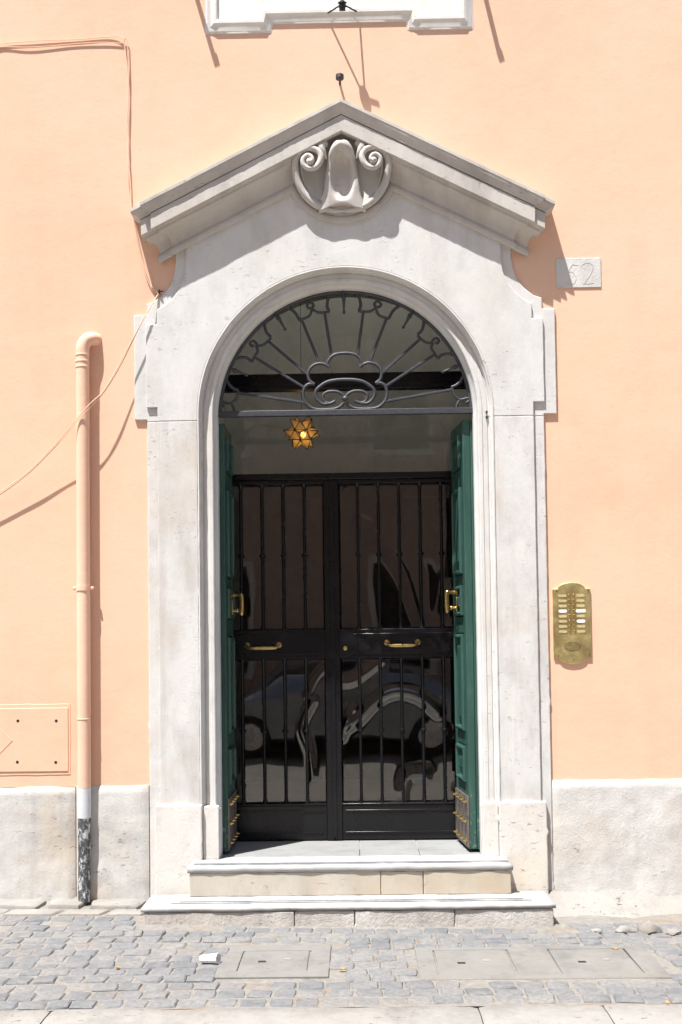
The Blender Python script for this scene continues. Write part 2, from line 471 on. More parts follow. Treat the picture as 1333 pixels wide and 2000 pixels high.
for cx, cy, w, h in rest:
    me = rnd.choice(COBS); k = len(bm.verts); bm.from_mesh(me); bm.verts.ensure_lookup_table()
    bmesh.ops.transform(bm, verts=bm.verts[k:], matrix=Matrix.Translation((cx, cy, zg(cx, cy))) @ Matrix.Diagonal((w, h, .085, 1)))
me = bpy.data.meshes.new('outer_cobbles'); bm.to_mesh(me); bm.free(); me.materials.append(COB)
tag(link('outer_cobbles', me, None, pav), kind='stuff')

# pale stone slabs along the left foot of the wall
def rough_slab(name, pts, z0, th, mat, parent, seed, up=.008):
    rr = random.Random(seed)
    pts = resample(pts, .03, .005, seed, True, .012)
    c = Vector((sum(p[0] for p in pts) / len(pts), sum(p[1] for p in pts) / len(pts)))
    n = len(pts); vs = []; fs = []
    for s_, dz in ((1, -th), (1, -up), (.94, 0), (.6, .004), (.25, .002)):
        for p in pts:
            q = c + (Vector(p) - c) * s_
            vs.append((q.x, q.y, z0 + zg(q.x, q.y) + dz + .004 * noise.noise(Vector((q.x * 14, q.y * 14, seed)))))
    for r in range(4):
        for i in range(n): fs.append((r * n + i, r * n + (i + 1) % n, (r + 1) * n + (i + 1) % n, (r + 1) * n + i))
    fs.append(tuple(range(4 * n, 5 * n)))
    o = pydata(name, vs, fs, mat, parent); auto(o, 40); return o
SLB = m_stone('foot_slab', (.26, .245, .225), (.25, .20, .145), (.17, .16, .15), .7, .7, .008, .5)
xs = [-3.6, -2.75, -2.1, -1.74, -1.50, -1.17]
for i in range(5):
    a, b = xs[i] + .008, xs[i + 1] - .008
    d = .135 + .03 * random.random()
    rough_slab('foot_slab', [(a + .02, -d), (b - .03, -d - .02), (b, .01), (a, .01)], .02, .08, SLB, pav, 40 + i)
xs = [-3.3, -2.5, -1.93, -1.62, -1.36, -1.13]
for i in range(5):
    a, b = xs[i] + .008, xs[i + 1] - .008
    rough_slab('foot_slab', [(a, -.31), (b - .02, -.30), (b + .02, -.18), (a + .03, -.175)], .005, .08, SLB, pav, 50 + i)
# mortar ramp at the right foot of the wall
def mortar(name, x0, x1, dep, hgt, seed, mat, parent):
    grid = []
    nx, ny = 60, 10
    for j in range(ny + 1):
        t = j / ny; r = []
        for i in range(nx + 1):
            x = x0 + (x1 - x0) * i / nx
            e = 1 + .45 * noise.noise(Vector((x * 3, seed, 0)))
            yy = .015 - dep * e * t
            zz = zg(x, yy) + hgt * e * (1 - t) ** 1.7 - .012 * t + .006 * noise.noise(Vector((x * 31, yy * 40, seed))) + .012 * noise.noise(Vector((x * 11, yy * 13, seed)))
            r.append((x, yy, zz))
        grid.append(r)
    return rows(name, grid, mat, parent)
MRT = m_stone('mortar', (.265, .252, .232), (.25, .20, .155), (.17, .158, .145), .8, .5, .012, .4)
mortar('mortar_ramp', 1.10, 5, .30, .10, 3.1, MRT, pav)
mortar('mortar_ramp', -5, -1.14, .08, .05, 7.7, SLB, pav)
# kerb stones
kb = [(-4.6, -3.3), (-3.298, -1.229), (-1.222, .526), (.531, 1.036), (1.041, 2.2), (2.206, 3.9)]
for i, (a, b) in enumerate(kb):
    f0 = KY - .30
    pr = [(KY + .004, -.12), (KY, -.006), (KY - .012, .004), (KY - .12, .008), (f0 + .035, .004), (f0 + .012, -.012), (f0, -.05), (f0 - .004, -.16)]
    n = int((b - a) / .03) + 1; grid = []
    for k in range(n + 1):
        t = k / n; x = a + (b - a) * t
        e = min(t * (b - a), (1 - t) * (b - a)); rd = max(0, .014 - e) ** 1.0
        r = []
        for (yy, zz) in pr:
            w = .006 * noise.noise(Vector((x * 5, yy * 9, i)))
            r.append((x, yy + w + (rd * .8 if yy < KY - .2 else -rd * .3 if yy > KY - .02 else 0), zz + w * .6 - rd * .35))
        grid.append(r)
    o = rows('kerb_stone', grid, KER, pav, 50)
    c0 = [v for v in grid[0]]; c1 = [v for v in grid[-1]]
    me = o.data; bm = bmesh.new(); bm.from_mesh(me); bm.verts.ensure_lookup_table()
    m_ = len(pr); bm.faces.new([bm.verts[j] for j in range(m_)][::-1]); bm.faces.new([bm.verts[len(grid) * m_ - m_ + j] for j in range(m_)])
    bmesh.ops.recalc_face_normals(bm, faces=bm.faces); bm.to_mesh(me); bm.free()

# ------------------------------------------------------------------ the house
house = thing('house', 'peach plastered house front with pale stone plinth around the arched doorway', 'house', (0, .3, 0))
R2 = .86; ZS2 = 3.0
RW_ = .875
ZP = .682
PJ = 1.10
# plaster front with the arched hole, as thick as the passage behind it
wallpts = [(-9, ZP), (-PJ, ZP), (-PJ, -.1), (-RW_, -.1), (-RW_, ZS2)] + arc(RW_, 40, 0, ZS2)[1:-1] + [(RW_, ZS2), (RW_, -.1), (PJ, -.1), (PJ, ZP), (9, ZP), (9, 9.4), (-9, 9.4)]
prism('plaster_wall', wallpts, 0, .62, PL, house)
for s_ in (-1, 1):
    box('wall_core', *sorted((s_ * PJ, s_ * 9)), .012, .62, -.15, ZP - .002, PL, house)
# plinth: dressed blocks left, rendered base right
def block(name, x0, x1, z0, z1, yf, mat, parent, seed, jit=.0025, bev=.006):
    return prism(name, [(x0, z0), (x1, z0), (x1, z1), (x0, z1)], yf, yf + .05, mat, parent, bev, .03, jit, .008, seed)
def rough_face(name, x0, x1, z0, z1, yf, amp, mat, parent, seed):
    nx = int((x1 - x0) / .025) + 1; nz = int((z1 - z0) / .025) + 1
    grid = []
    for j in range(nz + 1):
        r = []
        for i in range(nx + 1):
            x = x0 + (x1 - x0) * i / nx; z = z0 + (z1 - z0) * j / nz
            e = min(x - x0, x1 - x, z1 - z)
            q = max(0, .012 - e)
            w = amp * (noise.noise(Vector((x * 4, z * 4, seed))) + .6 * noise.noise(Vector((x * 13, z * 13, seed))) + .35 * noise.noise(Vector((x * 34, z * 34, seed))))
            r.append((x, yf + w * (1 if e > .01 else .3) + q * .8, z + (.007 * noise.noise(Vector((x * 9, 3, seed))) if j == nz else 0)))
        grid.append(r)
    grid.append([(v[0], .03, v[2] + .001) for v in grid[-1]])
    grid = [[(g[0][0], .03, g[0][2])] + g + [(g[-1][0], .03, g[-1][2])] for g in grid]
    return rows(name, grid, mat, parent, 40)
lx = [-5.2, -3.7, -2.55, -1.585, -1.16]
for i in range(4):
    rough_face('plinth_block', lx[i] + .003, lx[i + 1] - .003, -.12, ZP + .004 * (i % 2), -.012 - .002 * (i % 2), .005, PLN, house, i * 3.3)
rough_face('plinth_render', 1.15, 5.2, -.12, ZP + .006, -.014, .0042, PLR, house, 9.1)

# vestibule behind the gate
vs_ = 1.15
V0, V1 = GY + .021, 3.97
vz = SILL - .004
box('vestibule_floor', -vs_, vs_, .30, V1, vz - .10, vz - .003, INF, house)
# vaulted front part, then an added light well, open upward to brighten the back
VW, ZTOP = 2.6, 9.3
rows('vestibule_vault', [[(p[0], y, p[1]) for p in arc(vs_, 24, 0, 3.14)] for y in (V0, VW)], INT, house)
prism('added_well_front', [(-vs_, ZTOP), (-vs_, 3.14)] + arc(vs_, 24, 0, 3.14)[1:-1] + [(vs_, 3.14), (vs_, ZTOP)], VW, VW + .1, INT, house)
for s_ in (-1, 1):
    wx = sorted((s_ * (vs_ - .001), s_ * (vs_ + .12)))
    box('vestibule_wall', *wx, V0, VW, vz - .1, 3.15, INT, house)
    box('added_well_side', *wx, VW + .001, V1, vz - .1, ZTOP, INT, house)
box('added_well_back', -vs_ - .12, vs_ + .12, V1 + .001, V1 + .1, vz - .1, ZTOP, INT, house)
# wall strip round the arched hole on the inner side
for s_ in (-1, 1):
    tube('vestibule_cornice', [(s_ * (vs_ - .01), V0 + .02, 2.66), (s_ * (vs_ - .01), VW - .02, 2.66)], .07, INT, house, 8)
dr = prism('inner_door', [(-1.0, vz), (1.0, vz), (1.0, 2.96), (-1.0, 2.96)], V1 - .05, V1 - .004, WOOD, house, .005)
for s_ in (-1, 1):
    box('door_panel', *sorted((s_ * .08, s_ * .90)), V1 - .07, V1 - .052, .5, 1.2, WOOD, dr, .01)
    box('door_panel', *sorted((s_ * .08, s_ * .90)), V1 - .07, V1 - .052, 1.3, 2.8, WOOD, dr, .01)
# reveal lining of the passage
ro = [(-R2 + .002, SILL - .02)] + [(-R2 + .002, ZS2)] + arc(R2 - .002, 40, 0, ZS2)[1:-1] + [(R2 - .002, ZS2), (R2 - .002, SILL - .02)]
REV = m_stone('reveal_plaster', (.55, .53, .50), (.5, .46, .4), (.42, .4, .38), .0, .4, .002, .4)
rows('door_reveal', [[(p[0], yy, p[1]) for p in ro] for yy in (.05, .3, .63)], REV, house, 30)

# ------------------------------------------------------------------ steps and threshold
doorstep = thing('entrance_steps', 'two pale worn stone steps leading up to the doorway', 'steps', (0, -.3, 0))
def slab(name, x0, x1, y0, y1, z0, z1, mat, parent, seed=0, r=.012):
    """tread with a rounded worn nosing at the front and ends"""
    n = int((x1 - x0) / .04); grid = []
    h = z1 - z0
    prof = [(y1, z0), (y0 + .006, z0), (y0 + .001, z0 + h * .2), (y0, z0 + h * .55), (y0 + .002, z1 - h * .15), (y0 + .007, z1 - .001), (y0 + .02, z1), (y1, z1)]
    for k in range(n + 1):
        x = x0 + (x1 - x0) * k / n; r_ = []
        for (yy, zz) in prof:
            w = .0035 * noise.noise(Vector((x * 6, zz * 20, seed))) + .0022 * noise.noise(Vector((x * 30, zz * 30, seed)))
            r_.append((x, yy + w, zz + w * .7))
        grid.append(r_)
    o = rows(name, grid, mat, parent, 60)
    bm = bmesh.new(); bm.from_mesh(o.data); bm.verts.ensure_lookup_table(); m_ = len(prof)
    bm.faces.new([bm.verts[j] for j in range(m_)]); bm.faces.new([bm.verts[n * m_ + j] for j in range(m_)])
    bmesh.ops.recalc_face_normals(bm, faces=bm.faces); bm.to_mesh(o.data); bm.free()
    return o
LT = m_stone('lower_tread_stone', (.345, .34, .33), (.31, .285, .25), (.215, .213, .215), .3, .5, .003, .65)
slab('upper_tread', -.905, .895, -.275, .04, SILL - .032, SILL, LT, doorstep, 1)
xsr = [-.895, .165, .40, .885]
for i in range(3):
    block('riser_stone', xsr[i] + .0015, xsr[i + 1] - .0015, .10, SILL - .0335, -.267 + .002 * (i % 2), RIS, doorstep, 20 + i, .0015, .004).scale.y = 1
box('step_core', -.88, .88, -.20, .30, -.05, SILL - .05, RIS, doorstep)
slab('lower_tread', -1.115, 1.085, -.535, -.20, .076, .100, LT, doorstep, 5)
xsr = [-1.105, -.30, .02, .55, 1.075]
for i in range(4):
    rough_face_y = -.529 + .003 * (i % 2)
    nx = 24
    prism('riser_stone', [(xsr[i] + .002, -.10), (xsr[i + 1] - .002, -.10), (xsr[i + 1] - .002, .0735), (xsr[i] + .002, .0735)], rough_face_y, -.10, RIW, doorstep, .006, .03, .003, .01, 30 + i)
# low mortar fillet at the foot of the bottom step
gr = []
for j in range(6):
    t = j / 5
    gr.append([(x / 40 * 1.14, -.50 - .055 * t * (1 + .6 * noise.noise(Vector((x * .3, 2, 2)))), zg(x / 40, -.55) + .012 * (1 - t) ** 1.5 - .008 * t + .006 * noise.noise(Vector((x * .35, t * 3, 4)))) for x in range(-40, 41)])
rows('step_mortar', gr, JNT, doorstep, 50)
GRV = m_simple('tread_groove', (.20, .20, .21), .8, 0, .2, 40)
for k, (y_, zz, xw) in enumerate(((-.40, .1035, .93), (-.44, .1035, .97), (-.17, SILL + .0030, .88), (-.20, SILL + .0030, .88))):
    box('tread_groove', -xw, xw, y_ - .004, y_ + .004, zz - .004, zz + .0006, GRV, doorstep)
# threshold of grey marble slabs up to the gate
thr = [-.86, .05, .40, .86]
for i in range(3):
    box('threshold_slab', thr[i] + .0015, thr[i + 1] - .0015, .043, .70, SILL - .04, SILL - .001 - .001 * i, MAR, doorstep, .003)

# ------------------------------------------------------------------ stone portal
portal = thing('stone_portal', 'pale travertine doorway surround with arch, eared jambs and pointed pediment', 'doorway', (0, 0, 0))
def sym(pts):            # right side points, top to bottom -> closed left+right
    return pts
def rx(px, py, Y): p = U(px, py, Y); return (p.x, p.z)
# back slab, right edge from the top
bR = [rx(1000, 470, PB), rx(1001, 500, PB), rx(1004, 522, PB), rx(1012, 545, PB), rx(1027, 562, PB), rx(1045, 576, PB), rx(1061, 581, PB)]
off = 1.155 - bR[-1][0]
bR = [(x + off, z) for x, z in bR] + [(1.155, 3.425), (1.229, 3.425), (1.229, 2.808), (1.155, 2.808), (1.155, ZP - .1), (1.155, 0)]
fR = [rx(980, 465, PF), rx(980, 500, PF), rx(984, 530, PF), rx(994, 553, PF), rx(1008, 570, PF), rx(1024, 584, PF), rx(1040, 592, PF)]
off2 = 1.093 - fR[-1][0]
fR = [(x + off2, z) for x, z in fR] + [(1.093, 3.365), (1.157, 3.365), (1.157, 2.876), (1.093, 2.876)]
ZJ = 2.795               # joint between jamb and arch stones
APX, TIPX, ZTIP = 4.63, 1.223, 4.013
SL = (APX - ZTIP) / TIPX
def zt(x): return APX - SL * abs(x)
def whole(right, bottom):
    """right edge going down + crown, mirrored, open at the bottom by the opening"""
    top = [(0, zt(0) - .10)]
    rt = [(right[0][0], zt(right[0][0]) - .10)] + right
    return rt
# back slab: two jamb backs and one head, split at the joint
def head(name, edge, r, yf, yb, mat, seed):
    e = [(x, z) for x, z in edge if z > ZJ + 1e-6]
    xb = edge[-1][0] if edge[-1][1] > 2.8 else 1.155
    rt = [(0, zt(0) - .12), (e[0][0], zt(e[0][0]) - .12)] + e + [(e[-1][0], ZJ + .001)]
    lf = [(-x, z) for x, z in reversed(rt[1:])]
    inner = [(-r, ZJ + .001), (-r, ZS)] + arc(r, 48)[1:-1] + [(r, ZS), (r, ZJ + .001)]
    out = resample(rt[1:], .03, .0016, seed, False, .006)
    out2 = [(-x, z) for x, z in reversed(resample(rt[1:], .03, .0016, seed + 9, False, .006))]
    pts = [(0, zt(0) - .12)] + out + list(reversed(inner)) + out2
    return prism(name, pts, yf, yb, mat, portal, .004)
RO = .861                # outer radius of the arch moulding
head('back_head', bR, RO - .02, PB, .02, ST, 3)
head('arch_head', fR, RO, PF, PB - .001, ST, 5)
for s_ in (-1, 1):
    def jamb(name, x0, x1, yf, yb, z0, z1, seed):
        a, b = sorted((s_ * x0, s_ * x1))
        prism(name, [(a, z0), (b, z0), (b, z1), (a, z1)], yf, yb, STJ, portal, .004, .03, .0016, .006, seed)
    jamb('jamb_back', RO - .02, 1.155, PB, .02, 0.0, ZJ - .001, 11 + s_)
    jamb('jamb', RO, 1.093, PF, PB - .001, .56, ZJ - .001, 13 + s_)
    # pedestal stone
    a, b = sorted((s_ * .851, s_ * 1.122))
    prism('pedestal', [(a, -.05), (b, -.05), (b, .575), (a, .575)], -.050, -.0165, PED, portal, .007, .025, .0025, .010, 15 + s_)
    a, b = sorted((s_ * .757, s_ * .849))
    prism('pedestal_return', [(a, SILL - .002), (b, SILL - .002), (b, .565), (a, .565)], -.022, .02, PED, portal, .006, .025, .002, .008, 17 + s_)
# arch moulding: profile (radius, depth)
prof = [(RO, PF - .0005), (RO - .001, -.036), (RO - .008, -.037), (RO - .012, -.032), (RO - .016, -.015), (RO - .019, .000), (RO - .022, .012), (RO - .027, .018),
        (RO - .031, .018), (RO - .033, .013), (RO - .036, .012), (RO - .060, .012), (RO - .062, .009), (RO - .064, .007), (RO - .082, .007), (RO - .087, .011), (RO - .089, .018),
        (RO - .089, .024), (RO - .097, .040), (HW + .004, .048), (HW, .055), (HW, .115), (1.06, .118)]
def swept(name, path, seed):
    grid = []
    for (dx, dz, cx, cz) in path:
        r = []
        for (q, yy) in prof:
            x = cx + dx * q; z = cz + dz * q
            w = .0012 * noise.noise(Vector((x * 9, z * 9, seed))) + .0008 * noise.noise(Vector((x * 40, z * 40, q * 30)))
            r.append((x + w * dx, yy + w, z + w * dz))
        grid.append(r)
    return rows(name, grid, ST, portal, 28)
swept('arch_moulding', [(math.cos(rad(a)), math.sin(rad(a)), 0, ZS) for a in [180 - 180 * i / 96 for i in range(97)]], 1)
for s_ in (-1, 1):
    zz = [.545 + (ZS - .545) * i / 60 for i in range(61)]
    swept('jamb_moulding', [(s_, 0, 0, z) for z in (zz if s_ < 0 else zz[::-1])], 3)
    # plain reveal behind the pedestal return
    box('jamb_reveal', *sorted((s_ * HW, s_ * (R2 - .002))), .021, .117, SILL - .001, .55, ST, portal, .003)
# iron bolt stubs left in the stone
for s_, px, py in ((1, 951, 805), (1, 951, 815)):
    p = U(px, py, .007); box('bolt_stub', p.x - .006, p.x + .006, .004, .009, p.z - .007, p.z + .007, DARK, portal)

# raking cornice: profile (drop below the top line, projection, half width at the ends)
def cornice(name, prof, seed, mat=STW):
    """front from the left end over the apex to the right end, returned to the wall"""
    grid = []
    for (d, p, xe) in prof:
        r = [(-xe, .015, zt(xe) - d)]
        N = 60
        for k in range(-N, N + 1):
            x = xe * k / N
            w = .0016 * noise.noise(Vector((x * 8, d * 30, seed))) + .0010 * noise.noise(Vector((x * 37, d * 50, seed)))
            if d < .012: w += .0025 * noise.noise(Vector((x * 22, d * 50, seed + 3)))
            r.append((x, -p + w, zt(x) - d + w))
        r.append((xe, .015, zt(xe) - d)); grid.append(r)
    o = rows(name, [list(c) for c in zip(*grid)], mat, portal, 25)
    return o
def cyma(p0, p1, d0, d1, e0, e1, n=6):
    out = []
    for i in range(n + 1):
        t = i / n; s2 = t - math.sin(2 * math.pi * t) / (2 * math.pi) * .8
        out.append((d0 + (d1 - d0) * t, p0 + (p1 - p0) * s2, e0 + (e1 - e0) * s2))
    return out
def full(p, xe):
    c = [(0, -.015, xe), (0.002, p - .01, xe), (.004, p, xe), (.022, p, xe), (.024, p - .003, xe - .003)]
    c += cyma(p - .004, p - .022, .026, .082, xe - .006, xe - .048)
    c += [(.083, p - .024, xe - .052), (.0835, p - .046, xe - .058), (.0895, p - .046, xe - .058), (.090, p - .027, xe - .055), (.178, p - .027, xe - .058), (.180, p - .030, xe - .060), (.181, p - .050, xe - .075), (.176, p - .052, xe - .077), (.174, p - .075, xe - .10), (.178, -.015, xe - .16)]
    return c
cornice('cornice_back', full(.149, TIPX), 2)
cornice('cornice_front', full(.167, TIPX - .060), 6)
# bed moulding, breaking down round the medallion
MC = U(666, 317, -.10); ZC = MC.z; RC = .338
def bed(name, p_add, xe0, xk, seed):
    pr = [(0, .032), (0, .046), (.010, .052), (.026, .052), (.036, .047), (.040, .041), (.048, .041), (.050, .046), (.064, .047), (.078, .050), (.096, .058), (.112, .070), (.124, .086), (.132, .100), (.136, .108), (.150, .110), (.154, .116), (.164, .117)]
    n_ = Vector((-SL, 1)).normalized()        # up-normal of the right rake is (SL,1); left (-SL,1)
    grid = []
    for (o_, p) in pr:
        dv = .357 - o_ / math.cos(math.atan(SL))
        rc = RC - min(o_, .056); pm_ = min(p, .050)
        # junction between the rake line z = zt - dv and the circle
        A = 1 + SL * SL; B = -2 * SL * (APX - dv - ZC); Cc = (APX - dv - ZC) ** 2 - rc * rc
        disc = B * B - 4 * A * Cc
        xj = (-B + math.sqrt(max(disc, 0))) / (2 * A)
        zj = APX - SL * xj - dv
        xe = xe0 + xk * (p - .032)
        left = [(-xe, .0, zt(xe) - dv)]
        L = 24
        left += [(-(xe + (xj - xe) * k / L), -p - p_add, zt(xe + (xj - xe) * k / L) - dv) for k in range(L + 1)]
        aj = math.atan2(zj - ZC, xj)
        mid = []
        NA = 40
        for k in range(1, NA):
            a = (math.pi - aj) + ((2 * math.pi + aj) - (math.pi - aj)) * k / NA
            mid.append((rc * math.cos(a), -pm_ - p_add, ZC + rc * math.sin(a)))
        right = [(-x, y_, z) for x, y_, z in reversed(left)]
        r = left + mid + right
        r = [(x, y_ + .0012 * noise.noise(Vector((x * 11, z * 11, seed))), z) for x, y_, z in r]
        grid.append(r)
    return rows(name, [list(c) for c in zip(*grid)], STW, portal, 25)
bed('bed_moulding_back', -.016, 1.060, 1.1, 1)
bed('bed_moulding', 0, .985, 1.1, 4)
# filling behind the mouldings
prism('pediment_core', [(-1.15, zt(1.15) - .172), (0, zt(0) - .172), (1.15, zt(1.15) - .172), (1.15, zt(1.15) - .01), (0, zt(0) - .01), (-1.15, zt(1.15) - .01)], -.10, .018, STW, portal)

# medallion: dished disc, C-scrolls and the hooded boss
med = lathe('medallion', [(.0, .018), (.20, .020), (.235, .028), (.26, .034), (.272, .032), (.279, .026), (.281, .015), (.281, .0)], (0, -.03, ZC), (0, -1, 0), STW, portal, 64, 30)
def mp(px, py, Y=-.13):
    p = U(px, py, Y); return (p.x - MC.x, p.z - ZC)
# traced on the right scroll, mirrored to the left (photo pixels about the medallion centre 666,317)
rim = [(666, 404), (690, 402), (714, 393), (735, 377), (749, 356), (756, 332), (757, 310), (750, 294), (738, 286), (724, 286), (712, 292), (706, 303), (709, 316), (718, 325), (730, 327), (740, 320), (741, 309), (733, 302), (725, 305), (723, 312), (728, 316)]
rr_ = [.007, .016, .021, .022, .0215, .021, .020, .019, .018, .018, .018, .0185, .018, .017, .016, .015, .014, .013, .012, .012, .012]
dep = [.062, .064, .067, .073, .082, .093, .104, .111, .117, .121, .124, .126, .128, .130, .132, .134, .136, .138, .141, .144, .147]
for s_ in (-1, 1):
    P3 = []
    for (q, d_) in zip(rim, dep):
        a = mp(*q); P3.append((s_ * (a[0]), -d_, ZC + a[1]))
    sm = smoothpath(P3, 5); rsm = [v.x for v in smoothpath([(r_, 0, 0) for r_ in rr_], 5)]
    tube('scroll', sm, rsm, STW, med, 10)
    # inner fillet following the scroll
    P4 = [(s_ * (mp(*q)[0]) * .88, -d_ + .024, ZC + (mp(*q)[1]) * .88) for q, d_ in zip(rim[3:8], dep[3:8])]
    tube('scroll_fillet', smoothpath(P4, 5), .009, STW, med, 8)
    # knob of the volute
    p = mp(728, 314); lathe('volute_eye', [(.022, 0), (.020, .012), (.012, .022), (.0, .026)], (s_ * p[0], -.132, ZC + p[1]), (0, -1, 0), STW, med, 16)
    # leaf tongue beside the boss
    P5 = [(s_ * .10, -.09, ZC + .115), (s_ * .118, -.11, ZC + .09), (s_ * .105, -.115, ZC + .05), (s_ * .085, -.10, ZC + .02)]
    tube('leaf_tongue', smoothpath(P5, 5), [.03, .03, .029, .028, .027, .026, .025, .024, .022, .02, .018, .015, .012, .009, .006, .004], STW, med, 8)
# boss: hood on top, scooped below, flaring foot
def boss():
    nu, nv = 28, 44; grid = []
    zt_, zb_ = .150, -.250
    for j in range(nv + 1):
        v = j / nv; z = zt_ + (zb_ - zt_) * v
        # half width: pointed round top, slow widening, flared foot
        hw = .010 + .060 * math.sin(math.pi / 2 * min(1, v / .34)) ** .85 + .050 * v
        if v > .80: hw += .018 * ((v - .80) / .20) ** 1.6
        # projection along the middle
        hood = math.exp(-((v - .16) / .15) ** 2); foot = max(0, (v - .70) / .30)
        pm = .108 + .052 * hood - .016 * foot ** 1.1
        if v < .1: pm *= .55 + 4.5 * v
        r = []
        for i in range(nu + 1):
            u = i / nu * 2 - 1
            rimf = max(0, 1 - u * u) ** .5
            q_ = (u / .60) ** 2 + ((v - .55) / .33) ** 2
            scoop = .048 * (1 / (1 + math.exp((q_ - 1) * 7)))
            y_ = -(.060 + (pm - .060) * rimf ** .4 - scoop)
            z2 = z + .004 * noise.noise(Vector((u * 3, v * 6, 2)))
            if v > .9: z2 += .018 * (v - .9) / .1 * math.cos(u * math.pi * 1.0)
            r.append((hw * u, y_, ZC + z2))
        grid.append(r)
    last = [(x, -.05, z - .012) for x, y_, z in grid[-1]]
    grid.append(last)
    return rows('boss', grid, STW, med, 60)
boss()

# ------------------------------------------------------------------ iron fan grille in the arch
GRY = .105
grille = thing('iron_fan_grille', 'wrought iron fan grille with scrolls and radiating bars in the arch', 'grille', (0, GRY, ZS))
def z1(x, y): p = U(400 + x / 4.443, 540 + y / 4.443, GRY); return (p.x, GRY, p.z)
def z2(x, y): p = U(560 + x / 5.796, 660 + y / 5.796, GRY); return (p.x, GRY, p.z)
gc = z2(655, 670)[0]
def both(name, pts, r, f=z1, k=5, seg=8):
    P3 = [f(*q) for q in pts]
    P3 = [(x - gc, y_, z) for x, y_, z in P3]
    for s_ in (1, -1):
        tube(name, smoothpath([(s_ * x, y_, z) for x, y_, z in P3], k), r, IRN, grille, seg)
def one(name, pts, r, f=z1, k=5):
    P3 = [f(*q) for q in pts]; P3 = [Vector((x - gc, y_, z)) for x, y_, z in P3]
    P3[-1].x = 0
    full_ = P3 + [Vector((-p.x, p.y, p.z)) for p in reversed(P3[:-1])]
    tube(name, smoothpath(full_, k), r, IRN, grille, 8)
zb = U(670, 806, GRY).z
b = box('cross_bar', -.765, .765, GRY - .018, GRY + .018, zb - .017, zb + .017, IRN, grille, .003)
tube('outer_ring', [(p[0], GRY, p[1]) for p in arc(HW - .004, 64, 0, ZS, 178, 2)], .014, IRN, grille, 8)
RW = .0090
one('scallop', [(1075, 300), (1058, 262), (1065, 200), (1110, 130), (1200, 100)], RW)
both('scallop', [(815, 378), (790, 330), (745, 285), (690, 270), (630, 285), (570, 320), (525, 370), (515, 430), (535, 490), (570, 525)], RW)
both('scallop', [(400, 740), (370, 710), (310, 700), (250, 720), (200, 760), (175, 820), (180, 880), (210, 940), (250, 975), (290, 990)], RW)
both('tendril', [(1080, 302), (1035, 312), (975, 310), (930, 280), (938, 245), (910, 226), (882, 248), (895, 275), (918, 272)], RW * .9)
both('tendril', [(925, 285), (905, 340), (860, 365), (810, 380)], RW * .9)
both('tendril', [(572, 530), (545, 560), (500, 595), (455, 600), (438, 575), (412, 560), (388, 580), (402, 604), (424, 598)], RW * .9)
both('tendril', [(440, 600), (455, 645), (430, 690), (402, 740)], RW * .9)
both('tendril', [(290, 992), (280, 1020), (262, 1065), (220, 1100), (180, 1095), (150, 1090), (140, 1112), (165, 1128)], RW * .9)
both('tendril', [(220, 1102), (245, 1140), (252, 1180)], RW * .9)
for a, b_ in (((1035, 312), (1095, 690)), ((835, 375), (990, 750)), ((545, 560), (885, 850)), ((425, 700), (860, 965)), ((275, 1010), (860, 1095))):
    both('spoke', [a, b_], .0085, z1, 1, 6)
def spear(a, b_):
    P3 = [z1(*a), z1(*b_)]
    for s_ in ((1, -1) if abs(P3[0][0] - gc) > .05 else (1,)):
        A = Vector((s_ * (P3[0][0] - gc), GRY - .012, P3[0][2])); B = Vector((s_ * (P3[1][0] - gc), GRY - .012, P3[1][2]))
        if s_ == 1 and abs(A.x) <= .05: A.x = B.x = 0
        ts = [0, .15, .28, .34, .42, .5, .8, .86, .9, .94, 1]; rs = [.008, .008, .011, .015, .011, .009, .006, .006, .011, .009, .002]
        tube('spear', [A + (B - A) * t for t in ts], rs, IRN, grille, 8)
spear((1200, 100), (1200, 335)); spear((600, 310), (702, 475)); spear((195, 795), (375, 865))
one('cloud_scroll', [(1075, 790), (1058, 760), (1075, 720), (1120, 680), (1212, 665)], RW * 1.1)
both('cloud_scroll', [(1075, 790), (1040, 765), (990, 755), (935, 775), (900, 815), (892, 860), (905, 905), (945, 935)], RW * 1.1)
both('cloud_scroll', [(945, 935), (900, 935), (865, 960), (850, 1010), (855, 1060), (875, 1100), (920, 1140), (980, 1155), (1060, 1155), (1130, 1148), (1175, 1125), (1205, 1095)], RW * 1.1)
one('brow_scroll', [(545, 715), (490, 742), (410, 750), (355, 715), (322, 660), (325, 600), (370, 550), (450, 500), (550, 478), (655, 472)], RW * 1.15, z2)
both('inner_scroll', [(648, 665), (600, 622), (540, 605), (460, 610), (412, 640), (404, 680), (430, 728), (490, 742)], RW, z2)
p = z2(655, 690); lathe('centre_knob', [(.004, -.018), (.013, -.012), (.019, -.003), (.019, .003), (.013, .012), (.004, .018)], (0, GRY - .006, p[2]), (0, 0, 1), IRN, grille, 16)

# ------------------------------------------------------------------ glazed iron gate
def gz(py, px=660): return U(px, py, GY).z
def gx(px, py): return U(px, py, GY).x
ZT1, ZT0 = gz(925), gz(946)
ZM1, ZM0 = gz(1229), gz(1286)
ZK1, ZB = gz(1568), SILL + .006
BM1, BM0 = gz(731), gz(762)
GH = R2 - .006
gframe = thing('arched_transom', 'black iron frame with arched and straight glass lights above the gate', 'transom', (0, GY, SILL))
for s_ in (-1, 1):
    box('post', *sorted((s_ * GH, s_ * (GH - .03))), GY - .03, GY + .03, SILL, ZS2, BLK, gframe, .003)
grd = [[(p[0], GY + dy, p[1]) for p in arc(GH - dr_, 40, 0, ZS2)] for dr_, dy in ((0, -.03), (.03, -.03), (.03, .03), (0, .03))]
rows('arch_rim', grd, BLK, gframe, 40)
hb = math.sqrt(max(0, (GH - .03) ** 2 - (BM1 - ZS2) ** 2))
